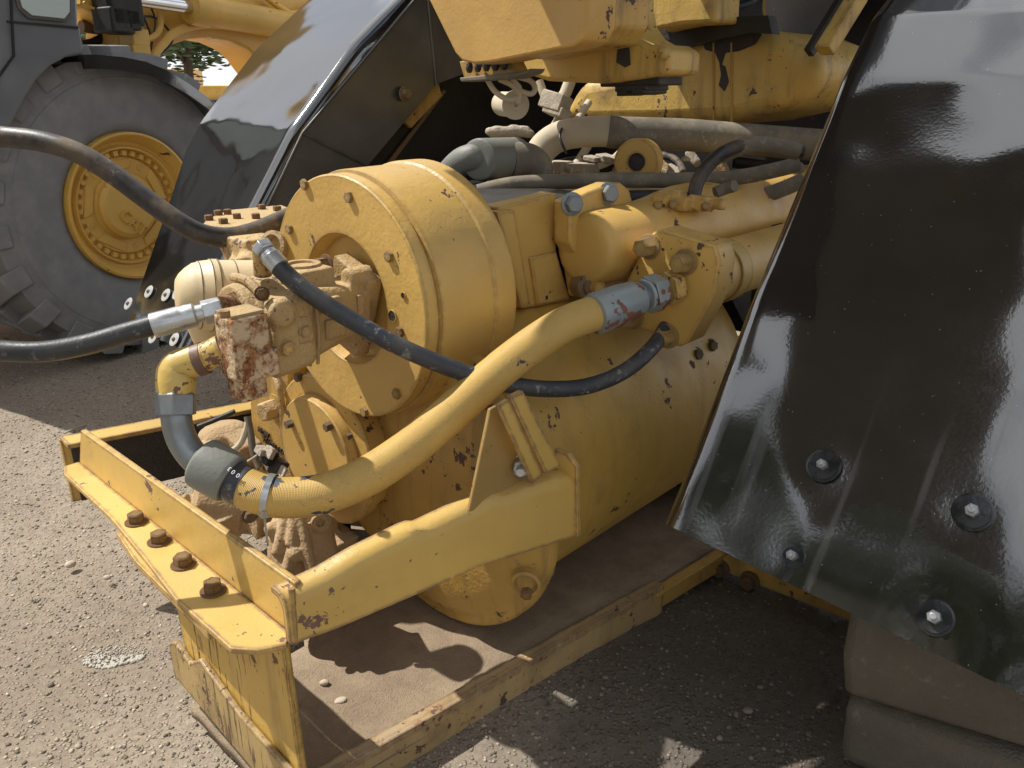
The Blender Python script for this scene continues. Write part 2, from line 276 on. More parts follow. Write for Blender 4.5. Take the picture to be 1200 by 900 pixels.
# ------------------------------------------------------------ mesh builder
V=Vector
def frame_of(n):
    n=V(n).normalized(); a=V((0,0,1)) if abs(n.z)<.9 else V((1,0,0))
    x=a.cross(n).normalized(); return x,n.cross(x),n
class MB:
    def __init__(s): s.v=[];s.f=[];s.uv={}
    def add(s,vs,fs):
        k=len(s.v); s.v+= [tuple(p) for p in vs]; s.f+=[tuple(i+k for i in f) for f in fs]; return s
    def box(s,a,b):
        x0,y0,z0=[min(a[i],b[i]) for i in range(3)]; x1,y1,z1=[max(a[i],b[i]) for i in range(3)]
        return s.add([(x0,y0,z0),(x1,y0,z0),(x1,y1,z0),(x0,y1,z0),(x0,y0,z1),(x1,y0,z1),(x1,y1,z1),(x0,y1,z1)],
            [(0,3,2,1),(4,5,6,7),(0,1,5,4),(1,2,6,5),(2,3,7,6),(3,0,4,7)])
    def bar(s,p,q,w,h,up=(0,0,1)):
        """box from p to q, w wide (across), h tall"""
        p,q=V(p),V(q); d=(q-p).normalized(); x=d.cross(V(up)).normalized(); y=x.cross(d)
        vs=[c+x*(a*w/2)+y*(b*h/2) for c in (p,q) for a,b in ((-1,-1),(1,-1),(1,1),(-1,1))]
        return s.add(vs,[(3,2,1,0),(4,5,6,7),(0,1,5,4),(1,2,6,5),(2,3,7,6),(3,0,4,7)])
    def prism(s,pts,vec):
        n=len(pts); pts=[V(p) for p in pts]; vec=V(vec)
        nrm=V((0,0,0))
        for i in range(n): nrm+= (pts[i]-pts[0]).cross(pts[(i+1)%n]-pts[0])
        if nrm.dot(vec)>0: pts=pts[::-1]
        return s.add(pts+[p+vec for p in pts],[tuple(range(n)),tuple(range(2*n-1,n-1,-1))]+[(i,i+n,(i+1)%n+n,(i+1)%n) for i in range(n)])
    def loft(s,rings,cap=True,closed=True):
        n=len(rings[0]); k=len(s.v)
        for r in rings: s.v+=[tuple(p) for p in r]
        for j in range(len(rings)-1):
            for i in range(n if closed else n-1):
                a=k+j*n+i; b=k+j*n+(i+1)%n; s.f.append((a,b,b+n,a+n))
        if cap: s.f.append(tuple(k+i for i in range(n))[::-1]); s.f.append(tuple(k+(len(rings)-1)*n+i for i in range(n)))
        return s
    def lathe(s,o,ax,prof,n=48,cap=True,a0=0,a1=2*math.pi):
        x,y,z=frame_of(ax); o=V(o); rings=[]
        full=abs(a1-a0-2*math.pi)<1e-6; m=n if full else n+1
        for (h,r) in prof:
            r=max(r,1e-5); rings.append([o+z*h+x*(r*math.cos(a0+(a1-a0)*i/n))+y*(r*math.sin(a0+(a1-a0)*i/n)) for i in range(m)])
        return s.loft(rings,cap,full)
    def cyl(s,p,q,r,r2=None,n=32):
        p,q=V(p),V(q); L=(q-p).length; return s.lathe(p,q-p,[(0,r),(L,r if r2 is None else r2)],n)
    def tube(s,path,r,n=20,sub=8,cap=True):
        P=[V(p) for p in path]; R=r if isinstance(r,(list,tuple)) else [r]*len(P)
        if sub>1 and len(P)>2:
            Q=[];RR=[]
            for i in range(len(P)-1):
                p0=P[max(i-1,0)];p1=P[i];p2=P[i+1];p3=P[min(i+2,len(P)-1)]
                for k in range(sub):
                    u=k/sub
                    Q.append(.5*((2*p1)+(p2-p0)*u+(2*p0-5*p1+4*p2-p3)*u*u+(3*p1-p0-3*p2+p3)*u**3)); RR.append(R[i]*(1-u)+R[i+1]*u)
            Q.append(P[-1]);RR.append(R[-1]); P,R=Q,RR
        x=None; rings=[]; k=len(s.v); ln=[0]
        for i in range(len(P)):
            d=(P[min(i+1,len(P)-1)]-P[max(i-1,0)]).normalized()
            if x is None: x=frame_of(d)[0]
            x=(x-d*x.dot(d)).normalized(); y=d.cross(x)
            rings.append([P[i]+x*(R[i]*math.cos(a))+y*(R[i]*math.sin(a)) for a in [2*math.pi*j/n for j in range(n)]])
            if i: ln.append(ln[-1]+(P[i]-P[i-1]).length)
        f0=len(s.f); s.loft(rings,cap)
        for j in range(len(P)-1):
            for i in range(n): s.uv[f0+j*n+i]=[(ln[j],i/n*2*math.pi*R[0]),(ln[j],(i+1)/n*2*math.pi*R[0]),(ln[j+1],(i+1)/n*2*math.pi*R[0]),(ln[j+1],i/n*2*math.pi*R[0])]
        return s
    def hexa(s,p,ax,af,h,spin=0,ch=.12):
        r=af/math.sqrt(3); x,y,z=frame_of(ax); p=V(p)
        R=lambda q,o:[p+z*o+x*(q*math.cos(spin+i*math.pi/3))+y*(q*math.sin(spin+i*math.pi/3)) for i in range(6)]
        return s.loft([R(r,0),R(r,h*(1-ch)),R(r*.86,h)])
    def ball(s,c,r,sc=(1,1,1),n=16):
        rings=[]; c=V(c)
        for j in range(1,n//2):
            th=math.pi*j/(n//2); rings.append([c+V((r*sc[0]*math.sin(th)*math.cos(2*math.pi*i/n),r*sc[1]*math.sin(th)*math.sin(2*math.pi*i/n),-r*sc[2]*math.cos(th))) for i in range(n)])
        return s.loft(rings)
    def mesh(s,name,m,ang=35):
        me=bpy.data.meshes.new(name); me.from_pydata(s.v,[],s.f)
        if s.uv:
            l=me.uv_layers.new(name='UVMap')
            for p in me.polygons:
                q=s.uv.get(p.index)
                if q:
                    for li,c in zip(p.loop_indices,q): l.data[li].uv=c
        bm=bmesh.new(); bm.from_mesh(me); bmesh.ops.recalc_face_normals(bm,faces=bm.faces); bm.to_mesh(me); bm.free()
        me.polygons.foreach_set('use_smooth',[True]*len(me.polygons)); me.set_sharp_from_angle(angle=math.radians(ang))
        me.materials.append(m); return me
    def build(s,name,m,parent=None,bevel=0,ang=35,remesh=0,smooth=0,label=None,kind=None,off=None):
        if off is not None: s.v=[tuple(V(p)-V(off)) for p in s.v]
        me=s.mesh(name,m,ang); o=bpy.data.objects.new(name,me); COL.objects.link(o)
        if parent: o.parent=parent
        if off is not None: o.location=off
        if remesh:
            r=o.modifiers.new('r','REMESH'); r.mode='VOXEL'; r.voxel_size=remesh; r.use_smooth_shade=True
            if smooth: q=o.modifiers.new('s','SMOOTH'); q.factor=.5; q.iterations=smooth
        if bevel:
            b=o.modifiers.new('b','BEVEL'); b.width=bevel; b.segments=2; b.limit_method='ANGLE'; b.angle_limit=math.radians(32); b.use_clamp_overlap=True
        if label: o['label']=label
        if kind: o['kind']=kind
        return o
def put(me,name,parent,loc,n=(0,0,1),spin=0,scale=1,label=None):
    o=bpy.data.objects.new(name,me); COL.objects.link(o); o.parent=parent
    x,y,z=frame_of(n); R=Matrix((x,y,z)).transposed().to_4x4()
    o.matrix_local=Matrix.Translation(V(loc))@R@Matrix.Rotation(spin,4,'Z')@(Matrix.Scale(scale,4) if not isinstance(scale,tuple) else Matrix.Diagonal((*scale,1)))
    if label: o['label']=label
    return o
def root(name,label,cat,fr,loc=(0,0,0),group=None):
    o=bpy.data.objects.new(name,None); COL.objects.link(o); o.empty_display_size=.1
    o.location=fr.world(loc); o.rotation_euler=(0,0,fr.ang); o['label']=label; o['category']=cat
    if group: o['group']=group
    return o
def top(mb,name,m,fr,label,cat,group=None,**kw):
    """a thing that is one mesh (or a mesh with children), its origin at its base"""
    xs=[p[0] for p in mb.v];ys=[p[1] for p in mb.v];zs=[p[2] for p in mb.v]
    c=((min(xs)+max(xs))/2,(min(ys)+max(ys))/2,min(zs))
    r=root(name,label,cat,fr,c,group); return r,V(c)
# bolt meshes (unit: across flats = 1)
def boltmesh(mat,washer=1.35,h=.62,shank=0,flange=0,stamp=True):
    b=MB()
    if washer: b.lathe((0,0,0),(0,0,1),[(-.02,washer*.5+.12),(.11,washer*.5+.12),(.13,washer*.5+.08),(.13,.2)],24)
    b.hexa((0,0,.12 if washer else -.02),(0,0,1),1,h)
    if shank: b.cyl((0,0,.1+h),(0,0,.1+h+shank),.3,.27,16)
    return b.mesh('bolt',mat,30)
BM={}
def bolt(parent,loc,n,af,mat,spin=None,name='bolt',label=None,**kw):
    key=(mat.name,tuple(sorted(kw.items())))
    if key not in BM: BM[key]=boltmesh(mat,**kw)
    return put(BM[key],name,parent,loc,n,random.uniform(0,1) if spin is None else spin,af,label)
def text(body,parent,loc,x,nrm,size,mat,depth=.001,name='lettering',fat=0):
    cu=bpy.data.curves.new(name,'FONT'); cu.body=body; cu.size=size; cu.extrude=depth; cu.offset=fat; cu.align_x='CENTER'; cu.align_y='CENTER'
    tmp=bpy.data.objects.new('tmp',cu); COL.objects.link(tmp)
    dg=bpy.context.evaluated_depsgraph_get(); me=bpy.data.meshes.new_from_object(tmp.evaluated_get(dg)); bpy.data.objects.remove(tmp); bpy.data.curves.remove(cu)
    me.materials.clear(); me.materials.append(mat); me.name=name
    o=bpy.data.objects.new(name,me); COL.objects.link(o); o.parent=parent
    n=V(nrm).normalized(); x=V(x); x=(x-n*x.dot(n)).normalized(); y=n.cross(x)
    R=Matrix((x,y,n)).transposed().to_4x4(); o.matrix_local=Matrix.Translation(V(loc))@R
    return o

A=M
C_=math.cos; S_=math.sin; PI=math.pi
# ============================================================ ground
g=MB(); g.add([(-600,-600,0),(600,-600,0),(600,600,0),(-600,600,0)],[(0,1,2,3)])
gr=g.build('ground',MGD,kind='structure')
# finer relief where the camera stands close
nx,ny=220,260; xs=np.linspace(-3.2,2.4,nx); ys=np.linspace(.5,6.2,ny)
X,Y=np.meshgrid(xs,ys); Z=np.zeros_like(X)
def vnoise(X,Y,s,seed):
    r=np.random.default_rng(seed); G=r.random((96,96)); x=X*s+40; y=Y*s+11
    xi=np.floor(x).astype(int); yi=np.floor(y).astype(int); fx=x-xi; fy=y-yi; fx=fx*fx*(3-2*fx); fy=fy*fy*(3-2*fy)
    a=G[yi%96,xi%96];b=G[yi%96,(xi+1)%96];c=G[(yi+1)%96,xi%96];d=G[(yi+1)%96,(xi+1)%96]
    return (a*(1-fx)+b*fx)*(1-fy)+(c*(1-fx)+d*fx)*fy-.5
def relief(X,Y): return .03*vnoise(X,Y,1.1,1)+.016*vnoise(X,Y,3.3,2)+.008*vnoise(X,Y,9,3)+.005*vnoise(X,Y,21,4)
Z=.016+relief(X,Y); ed=np.minimum.reduce([(X-xs[0])/.4,(xs[-1]-X)/.4,(Y-ys[0])/.4,(ys[-1]-Y)/.6,np.ones_like(X)]); Z=Z*ed-.012*(1-ed)
vs=np.stack([X,Y,Z],-1).reshape(-1,3); idx=np.arange(nx*ny).reshape(ny,nx)
fs=np.stack([idx[:-1,:-1],idx[:-1,1:],idx[1:,1:],idx[1:,:-1]],-1).reshape(-1,4)
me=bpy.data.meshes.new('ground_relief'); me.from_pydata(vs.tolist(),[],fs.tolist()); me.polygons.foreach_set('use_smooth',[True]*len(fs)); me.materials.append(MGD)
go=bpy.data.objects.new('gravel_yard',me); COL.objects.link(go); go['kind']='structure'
# pebbles (uncountable): one mesh
ico=[]; t_=(1+5**.5)/2
iv=np.array([(-1,t_,0),(1,t_,0),(-1,-t_,0),(1,-t_,0),(0,-1,t_),(0,1,t_),(0,-1,-t_),(0,1,-t_),(t_,0,-1),(t_,0,1),(-t_,0,-1),(-t_,0,1)],float)/math.sqrt(1+t_*t_)
ifc=np.array([(0,11,5),(0,5,1),(0,1,7),(0,7,10),(0,10,11),(1,5,9),(5,11,4),(11,10,2),(10,7,6),(7,1,8),(3,9,4),(3,4,2),(3,2,6),(3,6,8),(3,8,9),(4,9,5),(2,4,11),(6,2,10),(8,6,7),(9,8,1)])
def pebbles(px_,py_,zf,smin,smax,seed,name,label,pw=2.4):
    r=np.random.default_rng(seed); n=len(px_)
    s=smin+(smax-smin)*r.random(n)**pw
    sc=np.stack([s*(.8+.5*r.random(n)),s*(.7+.4*r.random(n)),s*(.45+.35*r.random(n))],-1)
    j=1+.34*(r.random((n,12))-.5)
    v=iv[None]*j[:,:,None]*sc[:,None,:]
    a=r.random(n)*6.283; ca,sa=np.cos(a)[:,None],np.sin(a)[:,None]
    x=v[:,:,0]*ca-v[:,:,1]*sa+px_[:,None]; y=v[:,:,0]*sa+v[:,:,1]*ca+py_[:,None]; z=v[:,:,2]+(zf+s*.15)[:,None]
    P=np.stack([x,y,z],-1).reshape(-1,3); Fc=(ifc[None]+12*np.arange(n)[:,None,None]).reshape(-1,3)
    me=bpy.data.meshes.new(name); me.vertices.add(len(P)); me.vertices.foreach_set('co',P.ravel())
    me.loops.add(Fc.size); me.loops.foreach_set('vertex_index',Fc.ravel().astype(np.int32))
    me.polygons.add(len(Fc)); me.polygons.foreach_set('loop_start',np.arange(0,Fc.size,3,dtype=np.int32))
    me.update(calc_edges=True)
    at=me.attributes.new('tint','FLOAT','POINT'); at.data.foreach_set('value',np.repeat(r.random(n)**1.3,12).astype(np.float32))
    me.materials.append(MPE); o=bpy.data.objects.new(name,me); COL.objects.link(o); o['kind']='stuff'; o['label']=label; o['category']='gravel'
    return o
N=70000
yy=.9+5.0*rng.random(N)**1.35; xx=-2.9+5.1*rng.random(N)
keep=(np.abs(xx)<.72*yy+.35); xx,yy=xx[keep],yy[keep]
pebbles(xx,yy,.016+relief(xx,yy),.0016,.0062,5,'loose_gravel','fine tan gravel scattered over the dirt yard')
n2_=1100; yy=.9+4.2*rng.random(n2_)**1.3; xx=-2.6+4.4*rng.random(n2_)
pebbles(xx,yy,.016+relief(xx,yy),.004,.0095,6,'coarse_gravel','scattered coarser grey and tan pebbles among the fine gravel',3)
r9=np.random.default_rng(9)
c9=A.world(A(135,766,z=.02)); n9=300; aa=r9.random(n9)*6.283; rr9=.055*np.sqrt(r9.random(n9)); wx=c9.x+rr9*np.cos(aa)*1.4+.2*rr9*np.sin(aa); wy=c9.y+rr9*np.sin(aa)*.8
o9=pebbles(wx,wy,.017+relief(wx,wy),.002,.006,9,'spilled_white_chips','small spill of chalky white chips on the gravel by the front plate',1.5)
o9.data.materials.clear(); o9.data.materials.append(plain('chalk',(.46,.43,.37),.9))
# single stones one can point at
def stone(u,v,r,label,z=0,mat=MPE,sc=(1,.8,.6),group=None):
    b=MB(); c=A(u,v,z=z); b.ball((0,0,0),r,sc,14)
    rr=random.Random(u); b.v=[tuple(V(p)*(1+.16*(rr.random()-.5))) for p in b.v]
    me=b.mesh('stone',mat,60)
    a=me.attributes.new('tint','FLOAT','POINT'); a.data.foreach_set('value',[.8]*len(me.vertices))
    o=bpy.data.objects.new('stone',me); COL.objects.link(o); o.location=A.world(c+V((0,0,r*.3))); o.rotation_euler=(.1,.2,u)
    o['label']=label;o['category']='stone'
stone(83,663,.017,'pale stone lying on the gravel left of the bumper',z=.03)
stone(380,801,.011,'round tan pebble on the muddy pan behind the front plate',z=.083)
stone(399,822,.012,'flat pale stone on the muddy pan near the rail',z=.082,sc=(1.2,.9,.35))
stone(876,834,.012,'small brown stone in the shade right of the rail',z=.03)
stone(126,678,.011,'grey stone half sunk in gravel just left of the bumper bolts',z=.03)
tw=MB(); a=A(75,508,z=.028);b_=A(100,498,z=.03); tw.tube([a,(a+b_)/2+V((0,0,.004)),b_],.004,8,4); r_,off=top(tw,'twig',MPD,A,'thin dry twig lying on the sunlit gravel at left','twig')
tw.build('stick',MSM,r_,off=None); 
for o in r_.children: o.location=-off
# chalky white smear on the gravel (flat mark)
sm=MB(); 
def blob(u0,v0,ru,rv,n=22,seed=3):
    rr=random.Random(seed); return [A(u0+ru*C_(k*2*PI/n)*(.6+.6*rr.random()),v0+rv*S_(k*2*PI/n)*(.6+.6*rr.random()),z=.030) for k in range(n)]
# ============================================================ the machine
m=root('wheel_tractor','yellow heavy wheeled machine with black fenders, opened front showing drum housing, pump and bumper bracket','heavy machine',A)
# ---- bumper angle
inn=[(.022,.018),(.046,.985)]; 
bp=MB(); zt=.477
outl=[(-.064,.262),(-.068,.058),(-.04,.022),(.0,.0),(.022,.014),(.046,.985),(.012,.985),(-.005,.94),(-.018,.65),(-.042,.43)]
bp.prism([(l,t,zt-.012) for l,t in outl],(0,0,.012))
bump=bp.build('bumper_angle',MYE,m,bevel=.0025)
fl=MB(); n0=A(340,680,l=.030); f0=A(100,508,l=.05)
fl.prism([(.0225,.004,zt-.006),(.046,.985,zt-.006),(.050,f0.y+.03,f0.z),(.030,.004,n0.z)],(.014,.0,0))
fl.build('upright_flange',MYE,bump,bevel=.003)
d=MB(); d.prism([(l,t,zt-.030) for l,t in ((-.058,.30),(-.050,.46),(-.028,.60),(.01,.60),(.01,.14),(-.066,.14))],(0,0,.016)); d.build('doubler_plate',MYE,bump,bevel=.002)
for (u,v) in ((160,612),(187,635),(215,662),(250,693)):
    p=A(u,v,z=zt); bolt(bump,(p.x,p.y,zt),(0,0,1),.030,MBR,washer=1.35,h=.62)
# ---- front plate below it
fp=MB(); fp.prism([A(u,v,l=.0) for u,v in ((204,700),(331,757),(355,925),(330,925),(270,842),(222,785))],(.014,0,0))
fpo=fp.build('front_plate',MYS,m,bevel=.002)
lf=MB(); lf.prism([A(u,v,l=-.014) for u,v in ((197,754),(203,752),(221,777),(233,773),(278,836),(356,925),(330,945),(262,862),(204,793))],(.013,0,0))
lf.build('folded_lower_edge',paint('brown_scraped_yellow',base=(.42,.29,.11),chips=.6,grime=.7,dust=.3,edge=1,scratch=.9,streak=.3),fpo,bevel=.004)
# ---- side bar (rolled plate)
def interp(tab,u):
    for (a,va),(b,vb) in zip(tab,tab[1:]):
        if a<=u<=b: return va+(vb-va)*(u-a)/(b-a)
TOPE=[(338,684),(355,677),(392,660),(430,637.5),(490,608),(497,606),(503,607),(560,580),(582,569.5),(598,569),(640,553),(676,546)]
BOTE=[(338,757),(345,755),(400,735),(430,722),(500,692),(560,665),(640,640),(677,628)]
def bart(u): return -.002-.135*((u-338)/338)
sb=MB(); rings=[]
for u in (340,345,352,362,375,392,410,430,450,470,488,496,504,520,540,560,575,584,597,612,630,650,664,674):
    t0=bart(u); pb=A(u,interp(BOTE,u),t=t0); pt=A(u,interp(TOPE,u),t=t0+.025); l=pb.x; zb=pb.z
    lt=pt.x; zt_=pt.z
    thick=.012
    O_=[(0,0,0),(0,1,-.030),(.003,1,-.016),(.010,1,-.006),(.022,1,-.001),(.042,1,.0)]
    I_=[(.042,1,-thick),(.026,1,-thick-.002),(.02,1,-.018),(.015,1,-.024),(thick,1,-.034),(thick,0,0)]
    rings.append([V((l,t0+a,zb+(zt_-zb)*k+dz)) for a,k,dz in O_+I_])
sb.loft(rings); sbo=sb.build('side_bar',MYE,m,bevel=.0015,ang=50)
eg=MB(); te=bart(677)
g1=A(677,630,t=te-.006); g2=A(676,548,t=te-.006); 
eg.prism([g1,g2,g2+V((0,.025,.022)),g2+V((0,.06,.022)),V((g1.x,g2.y+.06,g1.z))],(.012,0,0))
eg.build('end_gusset',MYE,sbo,bevel=.002)
wd=MB(); wd.tube([(.018,-.001,.47),(.018,-.003,.53),(.022,0,.575)],.006,8,3); wd.build('weld_bead',MYE,sbo)
# ---- far side bar
b=MB(); b.prism([(.08,1.132,.30),(.08,1.132,.468),(.80,1.132,.388),(.80,1.132,.22)],(0,.006,0)); b.build('shaded_inner_face',MGK,m)  # inner face lies in shade; its darkness is painted on as a charcoal plate
fb=MB(); fb.prism([(.06,1.14,.30),(.06,1.14,.482),(.80,1.14,.40),(.80,1.14,.22)],(0,.014,0)); fb.prism([(.06,1.09,.472),(.06,1.14,.482),(.8,1.14,.402),(.8,1.09,.392)],(0,0,.012))
fb.build('far_side_bar',MYE,m,bevel=.002)
# ---- belly pan and rail
pn=MB(); nn=26
ring=[]
for i in range(nn+1):
    l=-.0+1.9*i/nn; row=[]
    for j in range(13):
        t0=.05-.13*l/1.3; te=.44 if l<.30 else min(1.12,.44+(l-.30)*2.2); t=t0+(te-t0)*j/12
        z=.080+ .010*math.sin(l*9+j)*math.sin(t*11) *(0 if j==0 else 1)+ (.0 if j else .012)
        row.append(V((l,t,z)))
    ring.append(row)
pn.loft(ring,cap=False,closed=False); 
pan=pn.build('belly_pan',MPN,m,ang=60,label='dried mud lying on the belly pan')
mod=pan.modifiers.new('s','SOLIDIFY'); mod.thickness=.03; mod.offset=-1
rl=MB(); q0=V((-.10,.068,.048)); q1=V((1.06,-.084,.048))
rl.bar(q0+V((0,0,.005)),q1+V((0,0,.005)),.012,.10); rl.bar(q0+V((0,.012,.052)),q1+V((0,.012,.052)),.035,.010)
rail=rl.build('rail',paint('yellow_paint_rusted_rail',base=(.40,.27,.11),chips=.55,grime=.7,dust=.6,rust=.35,edge=.9,streak=.3,dustcol=(.35,.27,.18)),m,bevel=.002)
r2=MB(); r2.bar((1.03,-.078,.085),(1.34,-.12,.098),.03,.012); r2.bar((1.03,-.068,.05),(1.34,-.112,.06),.012,.06); r2.build('rail_end_strip',MYG,rail,bevel=.002)
bk=MB(); bk.prism([(1.33,-.10,.03),(1.33,-.10,.125),(1.36,-.52,.115),(1.36,-.52,.02)],(.02,0,0)); bko=bk.build('cross_bracket',MYG,m,bevel=.002)
for (u,v) in ((846,665),(880,680)):
    p=A(u,v,l=1.335); bolt(bko,(1.33,p.y,p.z),(-1,0,0),.036,MBD)
# ---- drum housing
DC=V(tuple(A(404,351,l=.45))); R0=.262
dr=MB(); o=V((.45,DC.y,DC.z))
dr.lathe(o,(1,0,0),[(.035,.0001),(.035,.134),(.004,.142),(0,.144),(0,.2615),(.003,.265),(.030,.266),(.032,.260),(.036,.260),(.039,.2705),(.045,.272),(.185,.274),(.190,.279),(.195,.280),(.245,.280),(.250,.276),(.250,.05)],112)
drum=dr.build('drum_housing',MYD,m,ang=28)
for (u,v) in ((358,216),(410,231),(457,300),(466,461),(428,482),(340,268)):
    p=A(u,v,l=.45); bolt(drum,(.449,p.y,p.z),(-1,0,0),.021,MBY,washer=0,h=.36)
for u,v,r in ((460,370,.011),(473,346,.006)):
    p=A(u,v,l=.449); b=MB(); b.cyl(p+V((-.0012,0,0)),p+V((.0,0,0)),r,n=20); b.build('threaded_hole',MGK,drum)
    b=MB(); b.lathe(p,(-1,0,0),[(0,r*1.18),(.0022,r*1.15),(.0024,r)],20,cap=False); b.build('hole_rim',MYD,drum)
p=A(470,389,l=.45); bolt(drum,(.449,p.y,p.z),(-1,0,0),.019,MBR,washer=0,h=.4)
hb=MB(); h=[]
for i in range(-6,31): 
    a=PI*i/24
    h.append((DC.y-.255*C_(a)*-1, DC.z+.255*S_(a)))
c2=V((0,.385,.42)); pts=[]
for i in range(25): a=PI*i/24; pts.append((.54,DC.y+.25*C_(a),DC.z+.25*S_(a)))
for i in range(25): a=PI+PI*i/24; pts.append((.54,c2.y+.25*C_(a),c2.z+.21*S_(a)))
hb.prism(pts,(.13,0,0)); 
hbo=hb.build('gear_housing',MYG,m,bevel=.03,ang=50)
hbo.modifiers['b'].segments=5
# ---- lower bell housing + tank
bell=MB(); bc=V((0,.28,.462))
bell.lathe((.0,bc.y,bc.z),(1,0,0),[(.535,.10),(.54,.20),(.548,.27),(.56,.315),(.575,.338),(.58,.345),(.583,.366),(.588,.370),(.612,.370),(.618,.364),(.62,.34)],96)
bo=bell.build('bell_housing',MYG,m,ang=40)
p=A(617,688,l=.55)
b=MB(); b.lathe(p+V((.01,.01,0)),(-.8,-.5,-.1),[(-.03,.036),(.004,.034),(.006,.026),(-.004,.022),(-.004,.001)],28); b.build('bolt_recess',MYG,bo)
bolt(bo,p+V((-.012,-.012,0)),(-.8,-.5,-.1),.024,MBR,washer=0)
for a in range(200,300,20):
    aa=math.radians(a); bolt(bo,(.62,bc.y+.356*C_(aa),bc.z+.356*S_(aa)),(1,0,0),.02,MBD,washer=0,h=.5)
tk=MB(); tk.lathe((0,.358,.488),(1,0,0),[(.62,.30),(.63,.375),(.66,.388),(1.50,.388),(1.56,.38),(1.6,.33),(1.6,.05)],112)
tko=tk.build('converter_case',MTK,m,ang=30)
for i,a in enumerate((168,176,186)):
    pass
for (u,v) in ((815,415),(832,405),(805,428)):
    p=A(u,v,t=.02); bolt(tko,p,(-.3,-.9,.2),.026,MBD,washer=1.3)
# strut bar and its bolt
sg=MB()
for off,wd_ in ((0,(592,468,660,548)),):
    pass
def quad(pxs,t,th,name,mat,parent,bev=.002):
    b=MB(); b.prism([A(u,v,t=t) for u,v in pxs],(0,th,0)); return b.build(name,mat,parent,bevel=bev)
quad([(583,475),(597,467),(637,556),(624,567)],-.118,.008,'strut_bar',MYE,m)
quad([(598,466),(613,458),(658,546),(640,556)],-.122,.012,'strut_bar',MYE,m)
quad([(575,480),(586,474),(626,566),(602,586),(550,600)],-.085,.008,'gusset_plate',paint('worn_brown_yellow',base=(.34,.215,.065),chips=.5,grime=.8,streak=.6,dust=.2),m)
p=A(611,545,t=-.092); b=MB(); b.lathe(p,(-.75,-.6,.12),[(-.004,.028),(.003,.028),(.004,.014)],24); b.build('large_washer',MBD,m); bolt(m,p,(-.75,-.6,.12),.028,MZN,name='stud_nut',shank=.9)
# ---- triangular panel behind strut
# ---- gear cover (small round) and lettered plate
cc=A(379,528,l=.48); cv=MB()
cv.lathe((.50,cc.y,cc.z),(-1,0,0),[(-.04,.19),(.0,.197),(.016,.197),(.020,.192),(.020,.150),(.044,.146),(.048,.142),(.048,.001)],72)
cvo=cv.build('gear_cover',MY,m,ang=30)
for (u,v) in ((353,441),(333,478),(412,510),(348,595)):
    p=A(u,v,l=.484); bolt(cvo,(.484,p.y,p.z),(-1,0,0),.020,MBD,washer=0,h=.9)
for (u,v) in ((341,496),(387,499)):
    p=A(u,v,l=.45); bolt(cvo,(.45,p.y,p.z),(-1,0,0),.020,MBD,washer=0,h=.8)
lp=MB(); lp.prism([A(u,v,l=.50) for u,v in ((290,432),(338,425),(338,500),(352,560),(352,610),(325,607),(304,575),(296,520))],(.06,0,0))
lpo=lp.build('lettered_casting',MYG,m,bevel=.006)
b=MB(); p=A(323,478,l=.50); b.lathe(p,(-1,0,0),[(-.01,.040),(.004,.040),(.005,.030)],32); b.build('plug_seat',MYG,lpo)
b=MB(); b.hexa(p+V((-.0,0,0)),(-1,-.1,0),.050,.045,.3); b.build('hex_plug',MP,lpo,bevel=.002)
xt=A(345,536,l=.5)-A(300,525,l=.5)
for s_,u,v in (('MCW',309,507),('7E4873-13+',321,523),('3U4323',331,541)):
    text(s_,lpo,A(u,v,l=.497),(0,-1,-.14),(-1,0,0),.0215,MCL,.003,'cast_lettering',.0004)
# pale gasket edge beside lettered plate
b=MB(); b.tube([A(318,432,l=.49),A(326,450,l=.47),A(330,470,l=.47),A(334,520,l=.48),A(352,590,l=.48)],.008,8,5); b.build('dusty_seam',MP,m)
# ============================================================ pump
PC=V((0,.37,.925))
pm=MB()
def rbox(b,c,h,rot=0,tilt=0):
    """box about c with half sizes h, turned about the pump axis"""
    c=V(c); R=Matrix.Rotation(rot,3,'X')@Matrix.Rotation(tilt,3,'Y')
    k=[(-1,-1,-1),(1,-1,-1),(1,1,-1),(-1,1,-1),(-1,-1,1),(1,-1,1),(1,1,1),(-1,1,1)]
    b.add([c+R@V((x*h[0],y*h[1],z*h[2])) for x,y,z in k],[(0,3,2,1),(4,5,6,7),(0,1,5,4),(1,2,6,5),(2,3,7,6),(3,0,4,7)])
rbox(pm,(.452,.372,.930),(.020,.060,.095),.35)
def psec(l,t0,t1,z0,z1,c=.012): return [V((l,a,b)) for a,b in ((t0+c,z0),(t1-c,z0),(t1,z0+c),(t1,z1-c),(t1-c,z1),(t0+c,z1),(t0,z1-c),(t0,z0+c))]
pm.loft([psec(.195,.262,.43,.852,1.000),psec(.28,.262,.44,.862,1.012),psec(.285,.270,.44,.868,1.010),psec(.36,.278,.44,.885,1.000),psec(.445,.295,.44,.905,.985)])
pm.cyl((.22,.37,.935),(.455,.37,.935),.080,.052,40)
pm.cyl((.175,.37,.955),(.26,.37,.955),.066,.080,36)
pm.cyl((.150,.36,.962),(.2,.36,.962),.034,.046,28)
rbox(pm,(.335,.37,1.016),(.040,.055,.020),0)
pm.cyl((.40,.315,1.005),(.46,.315,1.005),.022,n=20)
pm.cyl((.40,.42,.87),(.46,.42,.87),.022,n=20)
pm.lathe((.215,.262,.98),(0,-1,0),[(-.02,.030),(.004,.028),(.010,.020)],20)
rbox(pm,(.385,.30,.895),(.05,.010,.006),0,-.25)
pump=pm.build('hydraulic_pump',MP,m,remesh=.0042,smooth=5); pump.location=(0,0,-.026); UP=V((0,0,.026))
